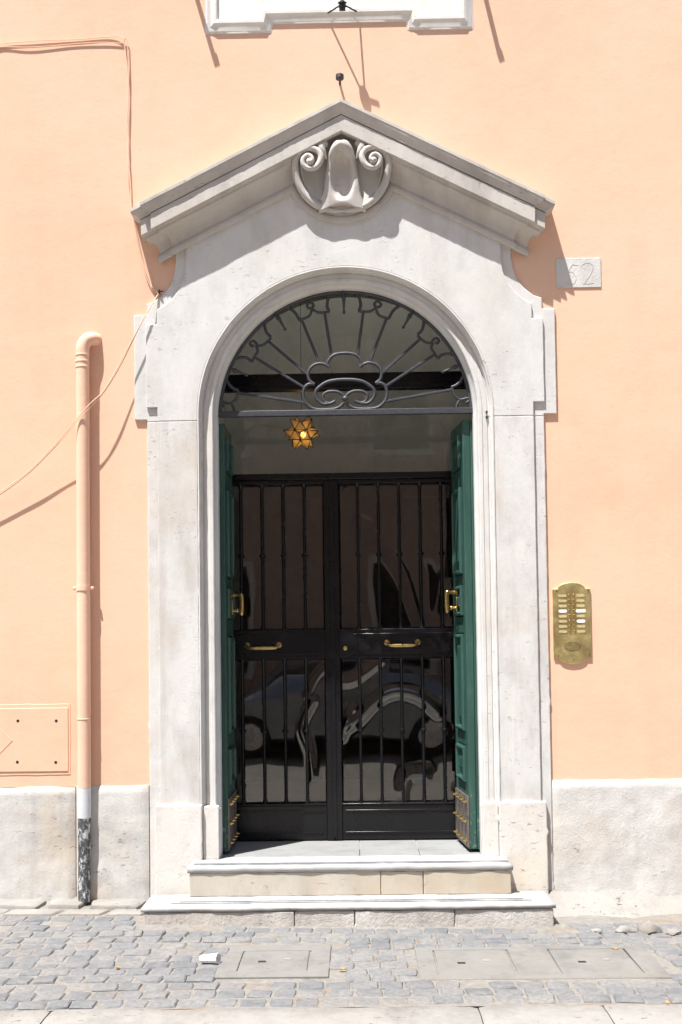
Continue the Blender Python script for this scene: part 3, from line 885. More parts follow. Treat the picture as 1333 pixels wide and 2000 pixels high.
box('transom_beam', -hb + .001, hb - .001, GY - .04, GY + .04, BM0, BM1, BLK, gframe, .004)
box('transom_lip', -hb + .02, hb - .02, GY - .046, GY - .0405, BM0 + .03, BM1 - .02, BLK, gframe, .002)
box('head_beam', -GH + .031, GH - .031, GY - .04, GY + .04, ZT0 + .028, ZT1, BLK, gframe, .004)
prism('lunette_pane', [(-hb + .01, BM1 - .004)] + arc(GH - .028, 32, 0, ZS2, 180 - math.degrees(math.asin((BM1 - ZS2) / GH)) - .5, math.degrees(math.asin((BM1 - ZS2) / GH)) + .5) + [(hb - .01, BM1 - .004)], GY + .008, GY + .013, GLS, gframe)
prism('transom_pane', [(-GH + .031, ZT1), (GH - .031, ZT1), (GH - .031, BM0), (-GH + .031, BM0)], GY + .008, GY + .013, GLS, gframe)

def wavy(name, x0, x1, z0, z1_, hfun, parent, mat, nx=70, nz=90):
    grid = []
    for j in range(nz + 1):
        z = z0 + (z1_ - z0) * j / nz
        grid.append([(x0 + (x1 - x0) * i / nx, GY + .016 - hfun(x0 + (x1 - x0) * i / nx, z), z) for i in range(nx + 1)])
    o = rows(name, grid, mat, parent, 180)
    m = o.modifiers.new('thick', 'SOLIDIFY'); m.thickness = .003; m.offset = 1
    return o
def ridge(path, w, h):
    P = [Vector((gx(*q), gz(q[1], q[0]))) for q in path]
    P = [Vector((a.x, a.y)) for a in smoothpath([(p.x, p.y, 0) for p in P], 6)]
    def f(x, z):
        q = Vector((x, z)); best = 9
        for a, b in zip(P, P[1:]):
            d = b - a; t = max(0, min(1, (q - a).dot(d) / d.length_squared)); best = min(best, (q - a - d * t).length)
        return h * math.exp(-(best / w) ** 2)
    return f
R_ = [ridge([(672, 1420), (700, 1405), (735, 1370), (775, 1352), (820, 1362), (856, 1392)], .026, .016),
      ridge([(790, 1590), (788, 1545), (800, 1515), (830, 1512)], .035, .020),
      ridge([(668, 1440), (680, 1410), (690, 1385)], .020, .014),
      ridge([(655, 1330), (690, 1330), (745, 1290)], .03, .006)]
L_ = [ridge([(612, 1520), (606, 1470), (590, 1420), (612, 1370)], .020, .014),
      ridge([(640, 1300), (618, 1325), (600, 1360)], .02, .004)]
UR_ = [ridge([(665, 960), (690, 1010), (740, 1040), (790, 1100), (830, 1220)], .06, .0035),
       ridge([(860, 950), (870, 1050), (850, 1200)], .04, .002)]
def low(x, z, k): return .0004 * noise.noise(Vector((x * 4, z * 3, k))) + .00004 * noise.noise(Vector((x * 12, z * 9, k)))
panes = {('l', 0): lambda x, z: low(x, z, 1) * 1.0, ('l', 1): lambda x, z: low(x, z, 2) + sum(f(x, z) for f in L_),
         ('r', 0): lambda x, z: low(x, z, 3) * 1.3 + sum(f(x, z) for f in UR_), ('r', 1): lambda x, z: low(x, z, 4) * 1.3 + sum(f(x, z) for f in R_)}
XC = gx(648, 1080)
def pull(name, x0, x1, z, y0, parent):
    """brass bar pull on two round roses"""
    h = tube(name, smoothpath([(x0, y0 - .012, z + .012), (x0 + .004, y0 - .035, z + .004), (x0 + .022, y0 - .048, z - .006), ((x0 + x1) / 2, y0 - .052, z - .007), (x1 - .022, y0 - .048, z - .006), (x1 - .004, y0 - .035, z + .004), (x1, y0 - .012, z + .012)], 5),
             [.008] * 6 + [.0075, .0065, .007, .0085, .0095, .0105, .0110, .0115, .0115, .012, .0115, .0115, .0110, .0105, .0095, .0085, .007, .0065, .0075] + [.008] * 6, BRS, parent, 10)
    for x in (x0, x1):
        lathe('rose', [(.020, 0), (.020, .004), (.016, .009), (.011, .010), (.010, .014), (.0, .016)], (x, y0, z + .012), (0, -1, 0), BRS, h, 20)
    lathe('ring', [(.0120, -.003), (.014, 0), (.0120, .003)], ((x0 + x1) / 2, y0 - .052, z - .007), (1, 0, 0), BRS, h, 14)
    return h
def gate_leaf(side):
    s_ = -1 if side == 'l' else 1
    xo = s_ * (GH - .033); xi = XC + s_ * .002
    lf = thing('gate_leaf', 'left half of black iron gate, the one without a lock plate' if s_ < 0 else 'right half of black iron gate with lock plate and swirling reflections in its glass', 'gate', ((xo + xi) / 2, GY, SILL), 'halves of the black iron gate')
    sw = abs(gx(662, 1080) - XC)
    a, b = sorted((xi, xi + s_ * sw))
    box('meeting_stile', a, b, GY - .032, GY + .02, ZB, ZT0 + .026, BLK, lf, .003)
    if s_ > 0: box('cover_strip', XC - .012, XC + .014, GY - .040, GY - .0325, ZB + .02, ZT0 + .02, BLK, lf, .002)
    a2, b2 = sorted((xo, xo - s_ * .035)); box('hinge_stile', a2, b2, GY - .03, GY + .02, ZB, ZT0 + .026, BLK, lf, .003)
    x0, x1 = (b2, a) if s_ < 0 else (b, a2)
    box('top_rail', x0, x1, GY - .03, GY + .02, ZT0, ZT0 + .026, BLK, lf, .003)
    mr = box('middle_rail', x0, x1, GY - .03, GY + .02, ZM0, ZM1, BLK, lf, .003)
    box('raised_field', x0 + .03, x1 - .03, GY - .036, GY - .0305, ZM0 + .028, ZM1 - .028, BLK, mr, .003)
    kp = box('kick_panel', x0, x1, GY - .024, GY + .02, ZB, ZK1 - .012, BLK, lf, .003)
    box('panel_border', x0 + .02, x1 - .02, GY - .030, GY - .0245, ZK1 - .05, ZK1 - .04, BLK, kp, .002)
    box('panel_border', x0 + .02, x1 - .02, GY - .030, GY - .0245, ZB + .04, ZB + .05, BLK, kp, .002)
    box('bottom_rail', x0, x1, GY - .03, GY + .02, ZK1 - .011, ZK1, BLK, lf, .002)
    for k, (za, zb_) in enumerate(((ZM1, ZT0), (ZK1, ZM0))):
        wavy('glass_pane', x0 + .001, x1 - .001, za + .001, zb_ - .001, panes[(side, k)], lf, ACR)
        zc = gz(1084 if k == 0 else 1427)
        xs_ = [430, 471.5, 513, 554, 595.5] if s_ < 0 else [700, 740.5, 781, 822, 863]
        for px in xs_:
            x = gx(px, 1084)
            if not (x0 + .01 < x < x1 - .01): continue
            br = tube('bar', [(x, GY - .014, za), (x, GY - .014, za + .012), (x, GY - .014, za + .03), (x, GY - .014, zb_ - .03), (x, GY - .014, zb_ - .012), (x, GY - .014, zb_)], [.017, .013, .0095, .0095, .013, .017], BLK, lf, 10)
            lathe('collar', [(.0095, -.024), (.0115, -.016), (.0105, -.010), (.019, -.006), (.020, 0), (.019, .006), (.0105, .010), (.0115, .016), (.0095, .024)], (x, GY - .014, zc), (0, 0, 1), BLK, br, 12)
    pz = gz(1260)
    if s_ < 0: pull('pull_handle', gx(484, 1260), gx(546, 1260), pz - .006, GY - .036, lf)
    else:
        pull('pull_handle', gx(756, 1258), gx(816, 1258), pz, GY - .036, lf)
        c = (gx(668, 1257), gz(1257, 668)); pts = [(c[0] - .012, c[1] + .085)] + [(c[0] + .10 * math.cos(rad(t)), c[1] + .085 * math.sin(rad(t))) for t in range(85, -86, -10)] + [(c[0] - .012, c[1] - .085)]
        lp = prism('lock_plate', pts, GY - .046, GY - .0325, BLK, lf, .004)
        lathe('key_cylinder', [(.013, 0), (.013, .006), (.009, .009), (0, .009)], (gx(675, 1266), GY - .046, gz(1266, 675)), (0, -1, 0), BRS, lp, 18)
    return lf
gate_leaf('l'); gate_leaf('r')

# ------------------------------------------------------------------ green door leaves folded open into the passage
ZD0, ZD1 = SILL + .016, 2.806
def door_leaf(s_):
    Y0, Y1 = .125, GY - .045
    lf = thing('door_leaf', ('green wooden door leaf folded open on the shaded left of the passage' if s_ < 0 else 'green wooden door leaf folded open on the sunlit right of the passage'), 'door', (s_ * .70, .125, SILL), 'green door leaves')
    dx = .024 if s_ < 0 else -.004
    def bx(name, xi, xo, y0, y1, z0, z1_, mat=GRN, par=lf, bev=.003):
        xi += dx; xo += dx
        return box(name, *sorted((s_ * xi, s_ * xo)), y0, y1, z0, z1_, mat, par, bev)
    # outer half leaf folded behind, its edge shows at the opening
    bx('folded_half', .742, .792, Y0 - .01, Y1, ZD0, ZD1 - .01)
    bx('edge_stile', .697, .741, Y0, Y0 + .072, ZD0, ZD1)
    bx('back_stile', .697, .741, Y1 - .072, Y1, ZD0, ZD1)
    bx('board', .722, .741, Y0 + .0725, Y1 - .0725, ZD0, ZD1)
    def dz(py): return U(903, py, .2).z
    zr = [(dz(846), ZD1), (dz(948), dz(914)), (dz(1236), dz(1204)), (dz(1140), dz(1122)), (dz(1456), dz(1430)), (dz(1560), dz(1530))]
    for a, b in zr: bx('rail', .699, .721, Y0 + .073, Y1 - .073, a, b)
    pn = [(dz(912), dz(848)), (dz(1120), dz(950)), (dz(1202), dz(1142)), (dz(1428), dz(1238)), (dz(1528), dz(1458))]
    for a, b in pn:
        ya, yb = Y0 + .080, Y1 - .080
        # bolection frame and a raised field with sloping margins
        def ring(i): return [(ya + i, a + i), (yb - i, a + i), (yb - i, b - i), (ya + i, b - i)]
        lev = [(0, .7205), (.001, .692), (.007, .681), (.016, .679), (.022, .688), (.024, .704), (.030, .708), (.034, .706), (min(.075, (b - a) * .36), .692), (min(.080, (b - a) * .38), .690)]
        grid = [[(s_ * (x + dx), yy, zz) for yy, zz in ring(i)] for i, x in lev]
        vs = [p for g in grid for p in g]; fs = []
        for i in range(len(grid) - 1):
            for k in range(4): fs.append((i * 4 + k, i * 4 + (k + 1) % 4, i * 4 + 4 + (k + 1) % 4, i * 4 + 4 + k))
        fs.append(tuple(range(len(vs) - 4, len(vs))))
        o = pydata('panel', vs, fs, GRN, lf)
    # metal kick plate with pointed studs
    zk = dz(1552)
    kp = bx('kick_plate', .688, .6965, Y0 - .002, Y1 - .004, ZD0 + .008, zk, LEAD, lf, .001)
    for k in range(10):
        yy = Y0 + .02 + (Y1 - Y0 - .04) * k / 9
        if k % 3 == 1: bx('plate_rib', .686, .6878, yy - .003, yy + .003, ZD0 + .012, zk - .004, LEAD, kp, .001)
    for row in range(3):
        for k in range(4):
            yy = Y0 + .045 + (Y1 - Y0 - .09) * k / 3; zz = ZD0 + .045 + (zk - ZD0 - .08) * row / 2
            lathe('stud', [(.014, 0), (.014, .004), (.009, .009), (.0, .024)], (s_ * (.6875 + dx), yy, zz), (-s_, 0, 0), BRS, kp, 8)
    # brass pull and latch
    hz = dz(1166) ; hy = Y0 + .255
    rose = lathe('handle_rose', [(.030, 0), (.030, .004), (.022, .010), (.012, .014), (.010, .045), (.013, .050), (.013, .058), (.0, .060)], (s_ * (.690 + dx), hy, hz + .035), (-s_, 0, 0), BRS, lf, 16)
    tube('drop_pull', smoothpath([(s_ * (.634 + dx), hy, hz + .045), (s_ * (.628 + dx), hy, hz + .02), (s_ * (.628 + dx), hy, hz - .03), (s_ * (.630 + dx), hy, hz - .075), (s_ * (.636 + dx), hy, hz - .088)], 4), [.010, .013, .014, .0135, .013, .0135, .014, .0145, .015, .0155, .0155, .015, .0145, .014, .013, .011, .008], BRS, rose, 10)
    lk = bx('lock_box', .682, .6905, hy - .018, hy + .018, hz - .085, hz + .005, BRS, lf, .003)
    lathe('latch_knob', [(.009, 0), (.008, .02), (.014, .026), (.013, .034), (0, .036)], (s_ * (.682 + dx), hy - .005, hz - .060), (-s_, 0, 0), BRS, lk, 12)
    return lf
door_leaf(-1)
door_leaf(1).rotation_euler.z = rad(5)      # stands slightly ajar from the reveal

# ------------------------------------------------------------------ star lantern inside
LC = U(590, 846, 1.35)
star = thing('star_lantern', 'glowing amber glass star lantern hanging behind the gate glass', 'lantern', LC)
bm = bmesh.new(); bmesh.ops.create_icosphere(bm, subdivisions=1, radius=.076)
bmesh.ops.rotate(bm, verts=bm.verts, cent=(0, 0, 0), matrix=Matrix.Rotation(.35, 3, 'X') @ Matrix.Rotation(.2, 3, 'Z'))
for f in bm.faces:
    c = f.calc_center_median(); tip = c.normalized() * .132
    vs = [LC + v.co for v in f.verts]; T = LC + tip
    o = pydata('star_point', [*vs, T], [(0, 1, 3), (1, 2, 3), (2, 0, 3)], AMB, star)
    ev, ef = [], []
    for a, b in ((vs[0], T), (vs[1], T), (vs[2], T), (vs[0], vs[1]), (vs[1], vs[2]), (vs[2], vs[0])):
        d = (b - a).normalized(); n1 = d.orthogonal().normalized() * .0034; n2 = d.cross(n1); k = len(ev)
        for q in (a, b):
            ev += [q + n1, q + n2, q - n1, q - n2]
        for j in range(4): ef.append((k + j, k + (j + 1) % 4, k + 4 + (j + 1) % 4, k + 4 + j))
    pydata('lead_edge', ev, ef, LCM, o)
bm.free()
lathe('bulb', [(.0, -.02), (.014, -.014), (.018, 0), (.014, .014), (.0, .02)], LC + Vector((.01, 0, -.01)), (0, 0, 1), BULB, star, 12)
tube('chain', [LC + Vector((0, 0, .12)), LC + Vector((0, 0, .95))], .002, LCM, star, 6)
pl = bpy.data.lights.new('lantern_bulb', 'POINT'); pl.energy = 1.0; pl.color = (1, .68, .32); pl.shadow_soft_size = .02
po = bpy.data.objects.new('lantern_bulb', pl); COL.objects.link(po); put(po, star); po.location = LC + Vector((.01, 0, -.01))

# ------------------------------------------------------------------ brass entry phone
bc = U(1117, 1220, 0); bw = .109
panel = thing('entry_phone', 'polished brass entry phone panel with sixteen buttons beside the doorway', 'intercom', bc)
x0, x1 = bc.x - bw, bc.x + bw; zt0 = U(1117, 1150).z; zb0 = U(1117, 1284).z; zt1 = U(1117, 1138).z; zb1 = U(1117, 1297).z
top = [(x1, zt0)] + [(x1 - .028, zt0)] + [(bc.x + (bw - .03) * math.cos(rad(t)), zt0 + (zt1 - zt0) * math.sin(rad(t))) for t in range(15, 170, 10)] + [(x0 + .028, zt0), (x0, zt0)]
bot = [(x0, zb0), (x0 + .028, zb0)] + [(bc.x - (bw - .03) * math.cos(rad(t)), zb0 + (zb1 - zb0) * math.sin(rad(t))) for t in range(15, 170, 10)] + [(x1 - .028, zb0), (x1, zb0)]
prism('plate', top + bot, -.012, .004, BRP, panel, .0025)
WHL = PAPER
for r in range(8):
    z = U(1117, 1163.5 + 10.0 * r).z
    for s_ in (-1, 1):
        x = bc.x + s_ * .0130
        lathe('button', [(.0075, 0), (.0075, .004), (.0055, .007), (.0, .008)], (x, -.012, z + .003), (0, -1, 0), BRS, panel, 12)
        xl = bc.x + s_ * .052
        m_ = PAPER if (s_ == 1 and r in (3, 5)) or (s_ == -1 and r == 3) else BRL
        hw_ = .023 if not (s_ == 1 and r == 3) else .028
        hz_ = .0072 if m_ is BRL else .009
        e = [(xl + sx * (hw_ - .005) + (.006 * sx) * math.cos(rad(t)) , z + hz_ * math.sin(rad(t))) for sx, t in ((1, -80), (1, -30), (1, 30), (1, 80), (-1, 100), (-1, 30), (-1, -30), (-1, -100))]
        prism('name_label', e, -.0145, -.0118, m_, panel)
gcz = U(1118, 1262).z
el = [(bc.x + .048 * math.cos(rad(t)), gcz + .026 * math.sin(rad(t))) for t in range(0, 360, 15)]
gl_ = prism('speaker_grille', el, -.0135, -.0118, BRD, panel, .0005)
for k in range(-7, 8):
    x = bc.x + k * .0062; h = .0235 * math.sqrt(max(0, 1 - (k * .0062 / .048) ** 2))
    box('slat', x - .0018, x + .0018, -.0155, -.0136, gcz - h, gcz + h, BRP, gl_)
for px, py in ((1087, 1154), (1148, 1153), (1090, 1281), (1151, 1279), (1120, 1288)):
    p = U(px, py); lathe('screw', [(.005, 0), (.0045, .0025), (0, .003)], (p.x, -.012, p.z), (0, -1, 0), BRS, panel, 10)

# ------------------------------------------------------------------ house number
pc = U(1130.5, 533)
plq = thing('number_plaque', 'pale stone plaque engraved with house number 52, half in shadow', 'plaque', pc)
x0 = U(1087, 533).x; x1 = U(1174, 533).x; zt0 = U(1130, 504.5).z; zb0 = U(1130, 562).z
prism('slab', [(x0, zb0), (x1, zb0), (x1, zt0), (x0, zt0)], -.006, .01, PLR, plq, .002, .02, .0012, .003, 8)
NUM = m_simple('engraved_line', (.50, .485, .46), .9, 0, .2, 60)
def stroke(name, pts, w):
    P = [U(1060 + x / 9.521, 480 + y / 9.521, -.006) for x, y in pts]
    P = smoothpath([(p.x, p.z, 0) for p in P], 5) if len(P) > 2 else [Vector((p.x, p.z, 0)) for p in P]
    n = len(P); L, R = [], []
    for i, p in enumerate(P):
        t = (P[min(i + 1, n - 1)] - P[max(i - 1, 0)]).normalized(); q = Vector((-t.y, t.x, 0))
        ww = w * (.45 + .55 * abs(t.y)) * .5
        L.append(p + q * ww); R.append(p - q * ww)
    return [(v.x, v.y) for v in L] + [(v.x, v.y) for v in reversed(R)]
o5 = prism('numeral', stroke('', [(475, 490), (540, 485), (595, 530), (622, 590), (610, 660), (570, 705), (500, 712), (430, 680)], .0040), -.0072, -.003, NUM, plq)
prism('stroke', stroke('', [(480, 478), (520, 400), (560, 345)], .0036), -.0073, -.003, NUM, o5)
prism('stroke', stroke('', [(560, 340), (600, 356), (655, 358)], .0042), -.0074, -.003, NUM, o5)
o2 = prism('numeral', stroke('', [(720, 385), (755, 340), (830, 318), (900, 335), (938, 385), (925, 450), (880, 550), (800, 665), (770, 698)], .0042), -.0072, -.003, NUM, plq)
prism('stroke', stroke('', [(755, 703), (860, 702), (955, 690)], .0075), -.0073, -.003, NUM, o2)

# ------------------------------------------------------------------ downpipe
pb = U(163, 1755, -.05)
PX = U(163.5, 1150, -.042).x
pipe = thing('downpipe', 'peach painted downpipe with elbow on top and flaking dark foot', 'pipe', (PX, -.042, 0))
zel = U(163, 690, -.042).z; z1538 = U(163, 1538, -.042).z; z1595 = U(163, 1597, -.042).z; zft = U(163, 1762, -.042).z + .004
PR = .0385
PYC = -.044
tube('pipe', [(PX, PYC, z1538), (PX + .001, PYC, 1.6), (PX, PYC, 2.3), (PX + .002, PYC, zel)], PR, PLP, pipe, 24)
tube('elbow', smoothpath([(PX + .002, PYC, zel - .01), (PX + .003, PYC, zel + .03), (PX + .018, PYC + .006, zel + .07), (PX + .045, PYC + .02, zel + .088), (PX + .07, PYC + .06, zel + .092)], 6), PR + .001, PLP, pipe, 24)
for k, zz in enumerate((zel - .012, zel - .05, zel - .082)):
    lathe('collar', [(PR, -.008), (PR + .0022, -.005), (PR + .0022, .005), (PR, .008)], (PX + .001, PYC, zz), (0, 0, 1), PLP, pipe, 24)
tube('grey_section', [(PX, PYC, z1595), (PX, PYC, z1538 - .0005)], PR - .0005, PGR, pipe, 24)
tube('flaking_foot', [(PX - .002, PYC, zft), (PX - .002, PYC, zft + .25), (PX, PYC, z1595 - .0005)], [PR - .003, PR - .004, PR - .002], FLK, pipe, 24)
zc = U(163, 1149, PYC).z
lathe('pipe_seam', [(PR, -.004), (PR + .0022, -.003), (PR + .0022, .003), (PR, .004)], (PX, PYC, U(163, 1404, PYC).z), (0, 0, 1), PLP, pipe, 24)
cl_ = lathe('clamp', [(PR, -.014), (PR + .004, -.014), (PR + .004, .014), (PR, .014)], (PX, PYC, zc), (0, 0, 1), PLP, pipe, 24)
for s_ in (-1, 1):
    box('clamp_ear', *sorted((PX + s_ * (PR + .002), PX + s_ * (PR + .022))), PYC - .006, PYC + .006, zc - .010, zc + .010, PLP, cl_, .002)
    lathe('bolt', [(.007, 0), (.007, .006), (0, .008)], (PX + s_ * (PR + .013), PYC - .006, zc), (0, -1, 0), PLP, cl_, 8)
box('wall_stud', PX - .006, PX + .006, PYC + PR, .01, zc - .006, zc + .006, PLP, cl_)

# ------------------------------------------------------------------ cables
def cable(lbl, pts, r, mat, seed, grp='cables on the left of the wall'):
    P3 = []
    for (px, py, p) in pts:
        q = U(px, py, -p); P3.append(q)
    sm = smoothpath(P3, 8)
    sm = [v + Vector((.002 * noise.noise(v * 6 + Vector((seed, 0, 0))), 0, .003 * noise.noise(v * 5 + Vector((0, seed, 0))))) for v in sm]
    o = tube('cable', sm, r, mat, None, 6); tag(o, lbl, 'cable', grp)
cable('upper of two peach cables along the top left, dropping to the pediment', [(-120, 98, .012), (-40, 93, .012), (0, 86, .007), (70, 80, .008), (150, 77, .006), (215, 72, .007), (240, 74, .014), (244, 92, .012), (248, 130, .012), (252, 200, .012), (250, 280, .012), (254, 340, .010), (256, 395, .010), (262, 440, .010), (274, 500, .010), (290, 550, .012), (309, 573, .014)], .0033, CBL, 1)
cable('lower of two peach cables along the top left, dropping to the pediment', [(-120, 104, .02), (-40, 99, .02), (0, 92, .007), (60, 92, .009), (130, 87, .007), (200, 82, .008), (238, 84, .008), (246, 74, .016), (250, 96, .012), (252, 160, .012), (249, 230, .014), (251, 300, .012), (250, 350, .010), (258, 410, .008), (270, 470, .008), (282, 520, .010), (300, 565, .012)], .003, CBL, 2)
cable('upper of two peach cables sagging across the downpipe to the left', [(311, 571, .02), (296, 596, .05), (275, 632, .062), (240, 700, .068), (205, 760, .082), (175, 790, .094), (150, 818, .09), (110, 865, .072), (60, 917, .058), (0, 962, .048), (-60, 995, .045)], .0030, CBL, 3)
cable('lower of two peach cables sagging across the downpipe to the left', [(309, 575, .02), (290, 606, .052), (272, 640, .06), (240, 706, .064), (205, 764, .078), (172, 800, .091), (148, 826, .088), (110, 871, .068), (60, 921, .052), (0, 967, .042), (-60, 1001, .04)], .0028, CBL, 4)
hk = thing('cable_hook', 'small dark iron hook holding the cables beside the portal', 'hook', U(311, 570, 0))
q = U(311, 571, -.02); tube('hook_shank', [(q.x, .01, q.z), (q.x, -.03, q.z), (q.x + .006, -.036, q.z + .012)], .005, BLM, hk, 8)
tube('hook_tie', [(q.x - .02, -.015, q.z - .012), (q.x + .006, -.024, q.z + .002), (q.x + .022, -.012, q.z + .010)], .004, BLM, hk, 6)

# ------------------------------------------------------------------ painted hatch low on the left
hatch = thing('wall_hatch', 'peach painted service hatch with four dark screw holes low on left wall', 'hatch', U(60, 1440))
hx0 = U(-120, 1440).x; hx1 = U(134, 1440).x; hz1 = U(60, 1383).z; hz0 = U(60, 1507).z
prism('hatch_frame', [(hx0 - .03, hz0 - .02), (hx1 + .012, hz0 - .02), (hx1 + .012, hz1 + .022), (hx0 - .03, hz1 + .022)], -.0025, .004, PL, hatch, .002, .04, .003, .003, 5)
prism('hatch_plate', [(hx0, hz0), (hx1, hz0), (hx1, hz1), (hx0, hz1)], -.0065, .001, PL, hatch, .002, .05, .0012, .001, 6)
for px, py in ((35, 1408), (110, 1408), (34, 1488.5), (109, 1489), (-40, 1408), (-40, 1488)):
    p = U(px, py, -.01); lathe('screw_hole', [(.0085, 0), (.0085, .0008), (0, .0009)], (p.x, -.0066, p.z), (0, -1, 0), DARK, hatch, 14)
c = U(-8, 1447, -.01); d = .098
prism('diamond_badge', [(c.x - d, c.z), (c.x, c.z - d), (c.x + d, c.z), (c.x, c.z + d)], -.0082, -.006, PL, hatch, .001)

# ------------------------------------------------------------------ window surround above, its iron fittings
win = thing('window_surround', 'off white moulded stone window apron with dropped corners above the pediment', 'window', (U(660, 40).x, 0, 5.1))
W0, W1 = U(399, 50, -.05).x, U(926, 47, -.05).x
zlo = U(660, 53, -.05).z; zhi = U(660, 36, -.05).z
xa = U(529, 50, -.05).x; xb_ = U(797, 45, -.05).x
ol = [(W0, 7.6), (W0, zlo), (xa, zlo), (xa + .012, zhi), (xb_ - .012, zhi), (xb_, zlo), (W1, zlo), (W1, 7.6)]
prism('apron', [(W0 + .02, 7.6)] + [(W0 + .02, zlo + .02), (xa - .02, zlo + .02), (xa - .02, zhi + .02), (xb_ + .02, zhi + .02), (xb_ + .02, zlo + .02), (W1 - .02, zlo + .02), (W1 - .02, 7.6)], -.010, .01, STU, win)
def border(name, path, pr, mat, parent):
    n = len(path); grid = []
    for (o_, y_) in pr:
        r = []
        for i in range(n):
            p = Vector(path[i]); a = (p - Vector(path[max(i - 1, 0)])); b = (Vector(path[min(i + 1, n - 1)]) - p)
            a = a.normalized() if a.length > 1e-6 else b.normalized(); b = b.normalized() if b.length > 1e-6 else a
            na = Vector((-a.y, a.x)); nb = Vector((-b.y, b.x)); m_ = (na + nb); m_ = m_ / max(.3, m_.dot(na)) if m_.length > 1e-6 else na
            q = p + m_ * o_; r.append((q.x, y_, q.y))
        grid.append(r)
    return rows(name, grid, mat, parent, 25)
border('border_moulding', ol, [(-.002, .01), (0, -.002), (.008, -.004), (.012, -.008), (.030, -.013), (.046, -.022), (.052, -.026), (.068, -.027), (.074, -.023), (.076, -.009)], STU, win)
box('window_sill', W0 - .1, W1 + .1, -.14, .02, 6.1, 6.2, STU, win, .01)
box('window_pane', W0 + .15, W1 - .15, -.016, -.0105, 6.3, 7.5, DARK, win)
# flag bracket: socket and struts on the apron
fc = U(669, 8, -.14)
flag = thing('flag_bracket', 'black iron flag bracket with splayed legs on the window apron', 'bracket', (fc.x, -.02, fc.z))
zb_ = U(669, 21, -.14).z
tube('socket', [(fc.x, -.140, zb_), (fc.x, -.150, zb_ + .03), (fc.x, -.154, zb_ + .045), (fc.x, -.158, zb_ + .055), (fc.x, -.24, zb_ + .30)], [.018, .020, .019, .007, .007], BLM, flag, 16)
for dz_ in (.022, .040): lathe('ring', [(.021, -.004), (.0255, -.003), (.0255, .003), (.021, .004)], (fc.x, -.140 - dz_ * .32, zb_ + dz_), (0, -.3, 1), BLM, flag, 16)
for px, py in ((641, 25), (697, 22)):
    p = U(px, py, -.024); tube('leg', [(fc.x, -.150, zb_ + .034), (p.x, -.022, p.z)], .0050, BLM, flag, 6)
def shad(px, py, p):        # point at projection p whose shadow falls on that wall pixel
    q = U(px, py, 0); return q - Vector((SUN.x, SUN.y, SUN.z)) * (p / SUN.y)
# shutter catches at both sides above
for k, (a, b_) in enumerate((((388, 0), (421, 120)), ((945, -20), (977, 111)))):
    A, B = shad(*a, .09), shad(*b_, .14)
    if k == 0: A = shad(404, 62, .09)
    sc = thing('shutter_catch', 'iron shutter catch whose shadow falls at the %s end of the window apron' % ('left' if k == 0 else 'right'), 'shutter catch', (A.x, 0, A.z), 'shutter catches beside the upper window')
    base = A - (B - A).normalized() * 0
    A2 = A - (B - A) * (A.y / (B.y - A.y)) * 1.0
    tube('arm', [A2, A, B], .0135, BLM, sc, 6, True)
    tube('stop', [B + Vector((-.012, 0, 0)), B + Vector((.018, 0, .012))], .012, BLM, sc, 6)
# peg with a cap above the apex
pg = U(664, 150, -.10)
peg = thing('capped_peg', 'short black capped peg sticking out above the pediment apex', 'peg', (pg.x, 0, pg.z))
tube('shank', [(pg.x, .01, pg.z + .002), (pg.x, -.10, pg.z)], .007, BLM, peg, 8)
lathe('cap', [(.016, 0), (.0235, .004), (.0235, .026), (.018, .030), (0, .031)], (pg.x, -.10, pg.z - .015), (0, .15, 1), BLM, peg, 16)

# ------------------------------------------------------------------ covers in the pavement
def cover(label, rect, lids, seed):
    a, b, c_, d_ = rect
    th = thing('utility_cover', label, 'cover', ((a + b) / 2, (c_ + d_) / 2, 0), 'concrete utility covers in the pavement')
    zz = zg((a + b) / 2, (c_ + d_) / 2)
    # frame pieces round the lids
    ys0 = max(l[2] for l in lids); ys1 = min(l[3] for l in lids)
    edges = [a] + [v for l in lids for v in (l[0], l[1])] + [b]
    lo = lids[0][2]; hi = lids[0][3]
    box('frame', a, b, c_, lo - .004, zz - .06, zz + .004, CON, th, .004)
    box('frame', a, b, hi + .004, d_, zz - .06, zz + .004, CON, th, .004)
    for i in range(0, len(edges), 2):
        if edges[i + 1] - edges[i] > .02: box('frame', edges[i] + (.004 if i else 0), edges[i + 1] - (.004 if i < len(edges) - 2 else 0), lo - .0035, hi + .0035, zz - .06, zz + .004, CON, th, .004)
    for i, l in enumerate(lids):
        ld = box('lid', l[0] + .003, l[1] - .003, lo, hi, zz - .06, zz + .002, CON, th, .005)
        cx = (l[0] + l[1]) / 2; cy = (lo + hi) / 2
        for s_ in (-1, 1):
            box('lifting_slot', cx + s_ * .06 - .018, cx + s_ * .06 + .018, cy + s_ * .02 - .012, cy + s_ * .02 + .012, zz + .0021, zz + .0042, DARK if s_ < 0 else KER, ld)
l1 = (G(472, 1875).x, G(604, 1875).x, G(540, 1896).y, G(540, 1857).y)
cover('concrete utility cover with a single lid below the left of the steps', CV1, [l1], 1)
l2 = (G(852, 1875).x, G(1000, 1875).x, G(930, 1900).y, G(930, 1852).y)
l3 = (G(1085, 1875).x, G(1240, 1875).x, G(930, 1900).y, G(930, 1852).y)
cover('wide concrete utility cover with two lids in the right pavement', CV2, [l2, l3], 2)

